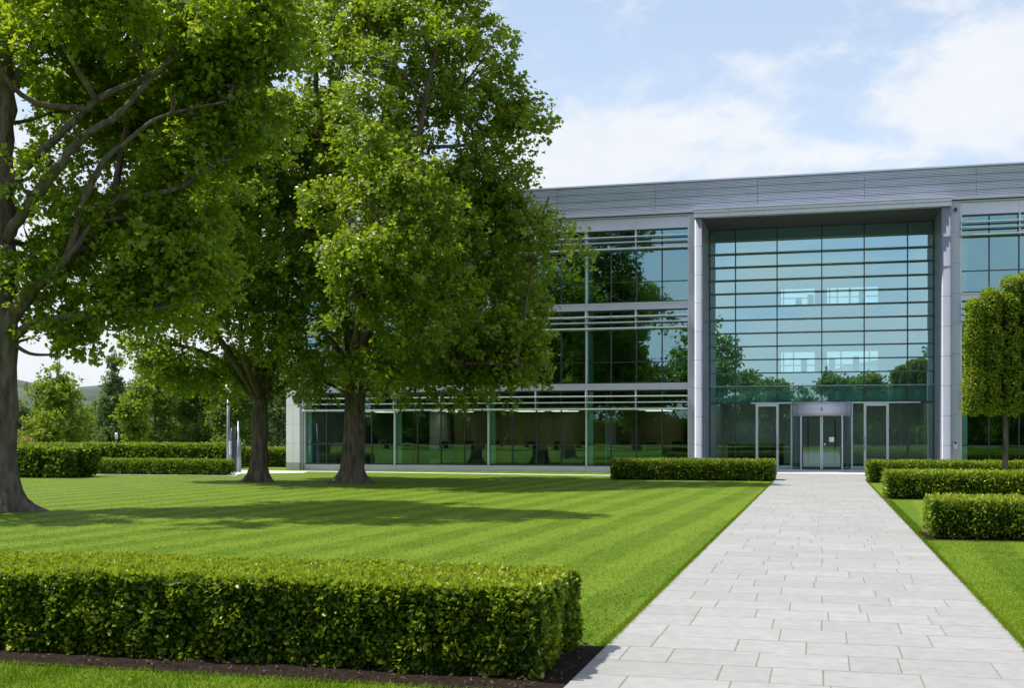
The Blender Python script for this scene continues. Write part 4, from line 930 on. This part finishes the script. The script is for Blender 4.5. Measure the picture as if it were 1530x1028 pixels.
cm_ = N.new('ShaderNodeMapRange'); cm_.interpolation_type = 'SMOOTHSTEP'; cm_.inputs[1].default_value = -.16; cm_.inputs[2].default_value = .56; L.new(acc, cm_.inputs[0])
# thin veil: a milky base, thicker towards the horizon
vf = N.new('ShaderNodeMapRange'); vf.inputs[1].default_value = .12; vf.inputs[2].default_value = .42; vf.inputs[3].default_value = .90; vf.inputs[4].default_value = .48; L.new(sx.outputs[2], vf.inputs[0])
veil = N.new('ShaderNodeMix'); veil.data_type = 'RGBA'; L.new(vf.outputs[0], veil.inputs[0]); L.new(sk.outputs[0], veil.inputs[6]); veil.inputs[7].default_value = (4.9, 6.0, 7.6, 1)
shd = N.new('ShaderNodeMix'); shd.data_type = 'RGBA'; L.new(nz_(11, 6, .6, (1, 1, 2.2), (5, 2, 1)), shd.inputs[0]); shd.inputs[6].default_value = (5.3, 5.75, 6.4, 1); shd.inputs[7].default_value = (6.9, 7.0, 7.1, 1)
mix = N.new('ShaderNodeMix'); mix.data_type = 'RGBA'; L.new(cm_.outputs[0], mix.inputs[0]); L.new(veil.outputs[2], mix.inputs[6]); L.new(shd.outputs[2], mix.inputs[7])
L.new(mix.outputs[2], bg.inputs[0])
sl = bpy.data.lights.new('sun', 'SUN'); sl.energy = 4.8; sl.angle = R(.6); sl.color = (1, .95, .86)
so = bpy.data.objects.new('sun', sl); COL.objects.link(so)
dv = Vector((math.sin(SUN_AZ) * math.cos(SUN_EL), math.cos(SUN_AZ) * math.cos(SUN_EL), math.sin(SUN_EL)))
so.rotation_euler = dv.to_track_quat('Z', 'Y').to_euler(); so.location = (-20, 5, 30)

cam = bpy.data.cameras.new('camera'); co = bpy.data.objects.new('camera', cam); COL.objects.link(co); S.camera = co
cam.sensor_width = 36; cam.lens = 36 * F / 1530; cam.shift_y = (HY - 514) / 1530; cam.clip_end = 6000; cam.clip_start = .1
co.location = (0, 0, EYE); co.rotation_euler = (R(90), 0, TH)
S.view_settings.view_transform = 'Standard'; S.view_settings.look = 'None'; S.view_settings.exposure = 0.28; S.view_settings.gamma = 1
S.cycles.max_bounces = 7; S.cycles.diffuse_bounces = 3; S.cycles.glossy_bounces = 4; S.cycles.transmission_bounces = 5; S.cycles.transparent_max_bounces = 12
S.cycles.sample_clamp_indirect = 6; S.cycles.use_denoising = True; S.cycles.denoising_prefilter = 'ACCURATE'
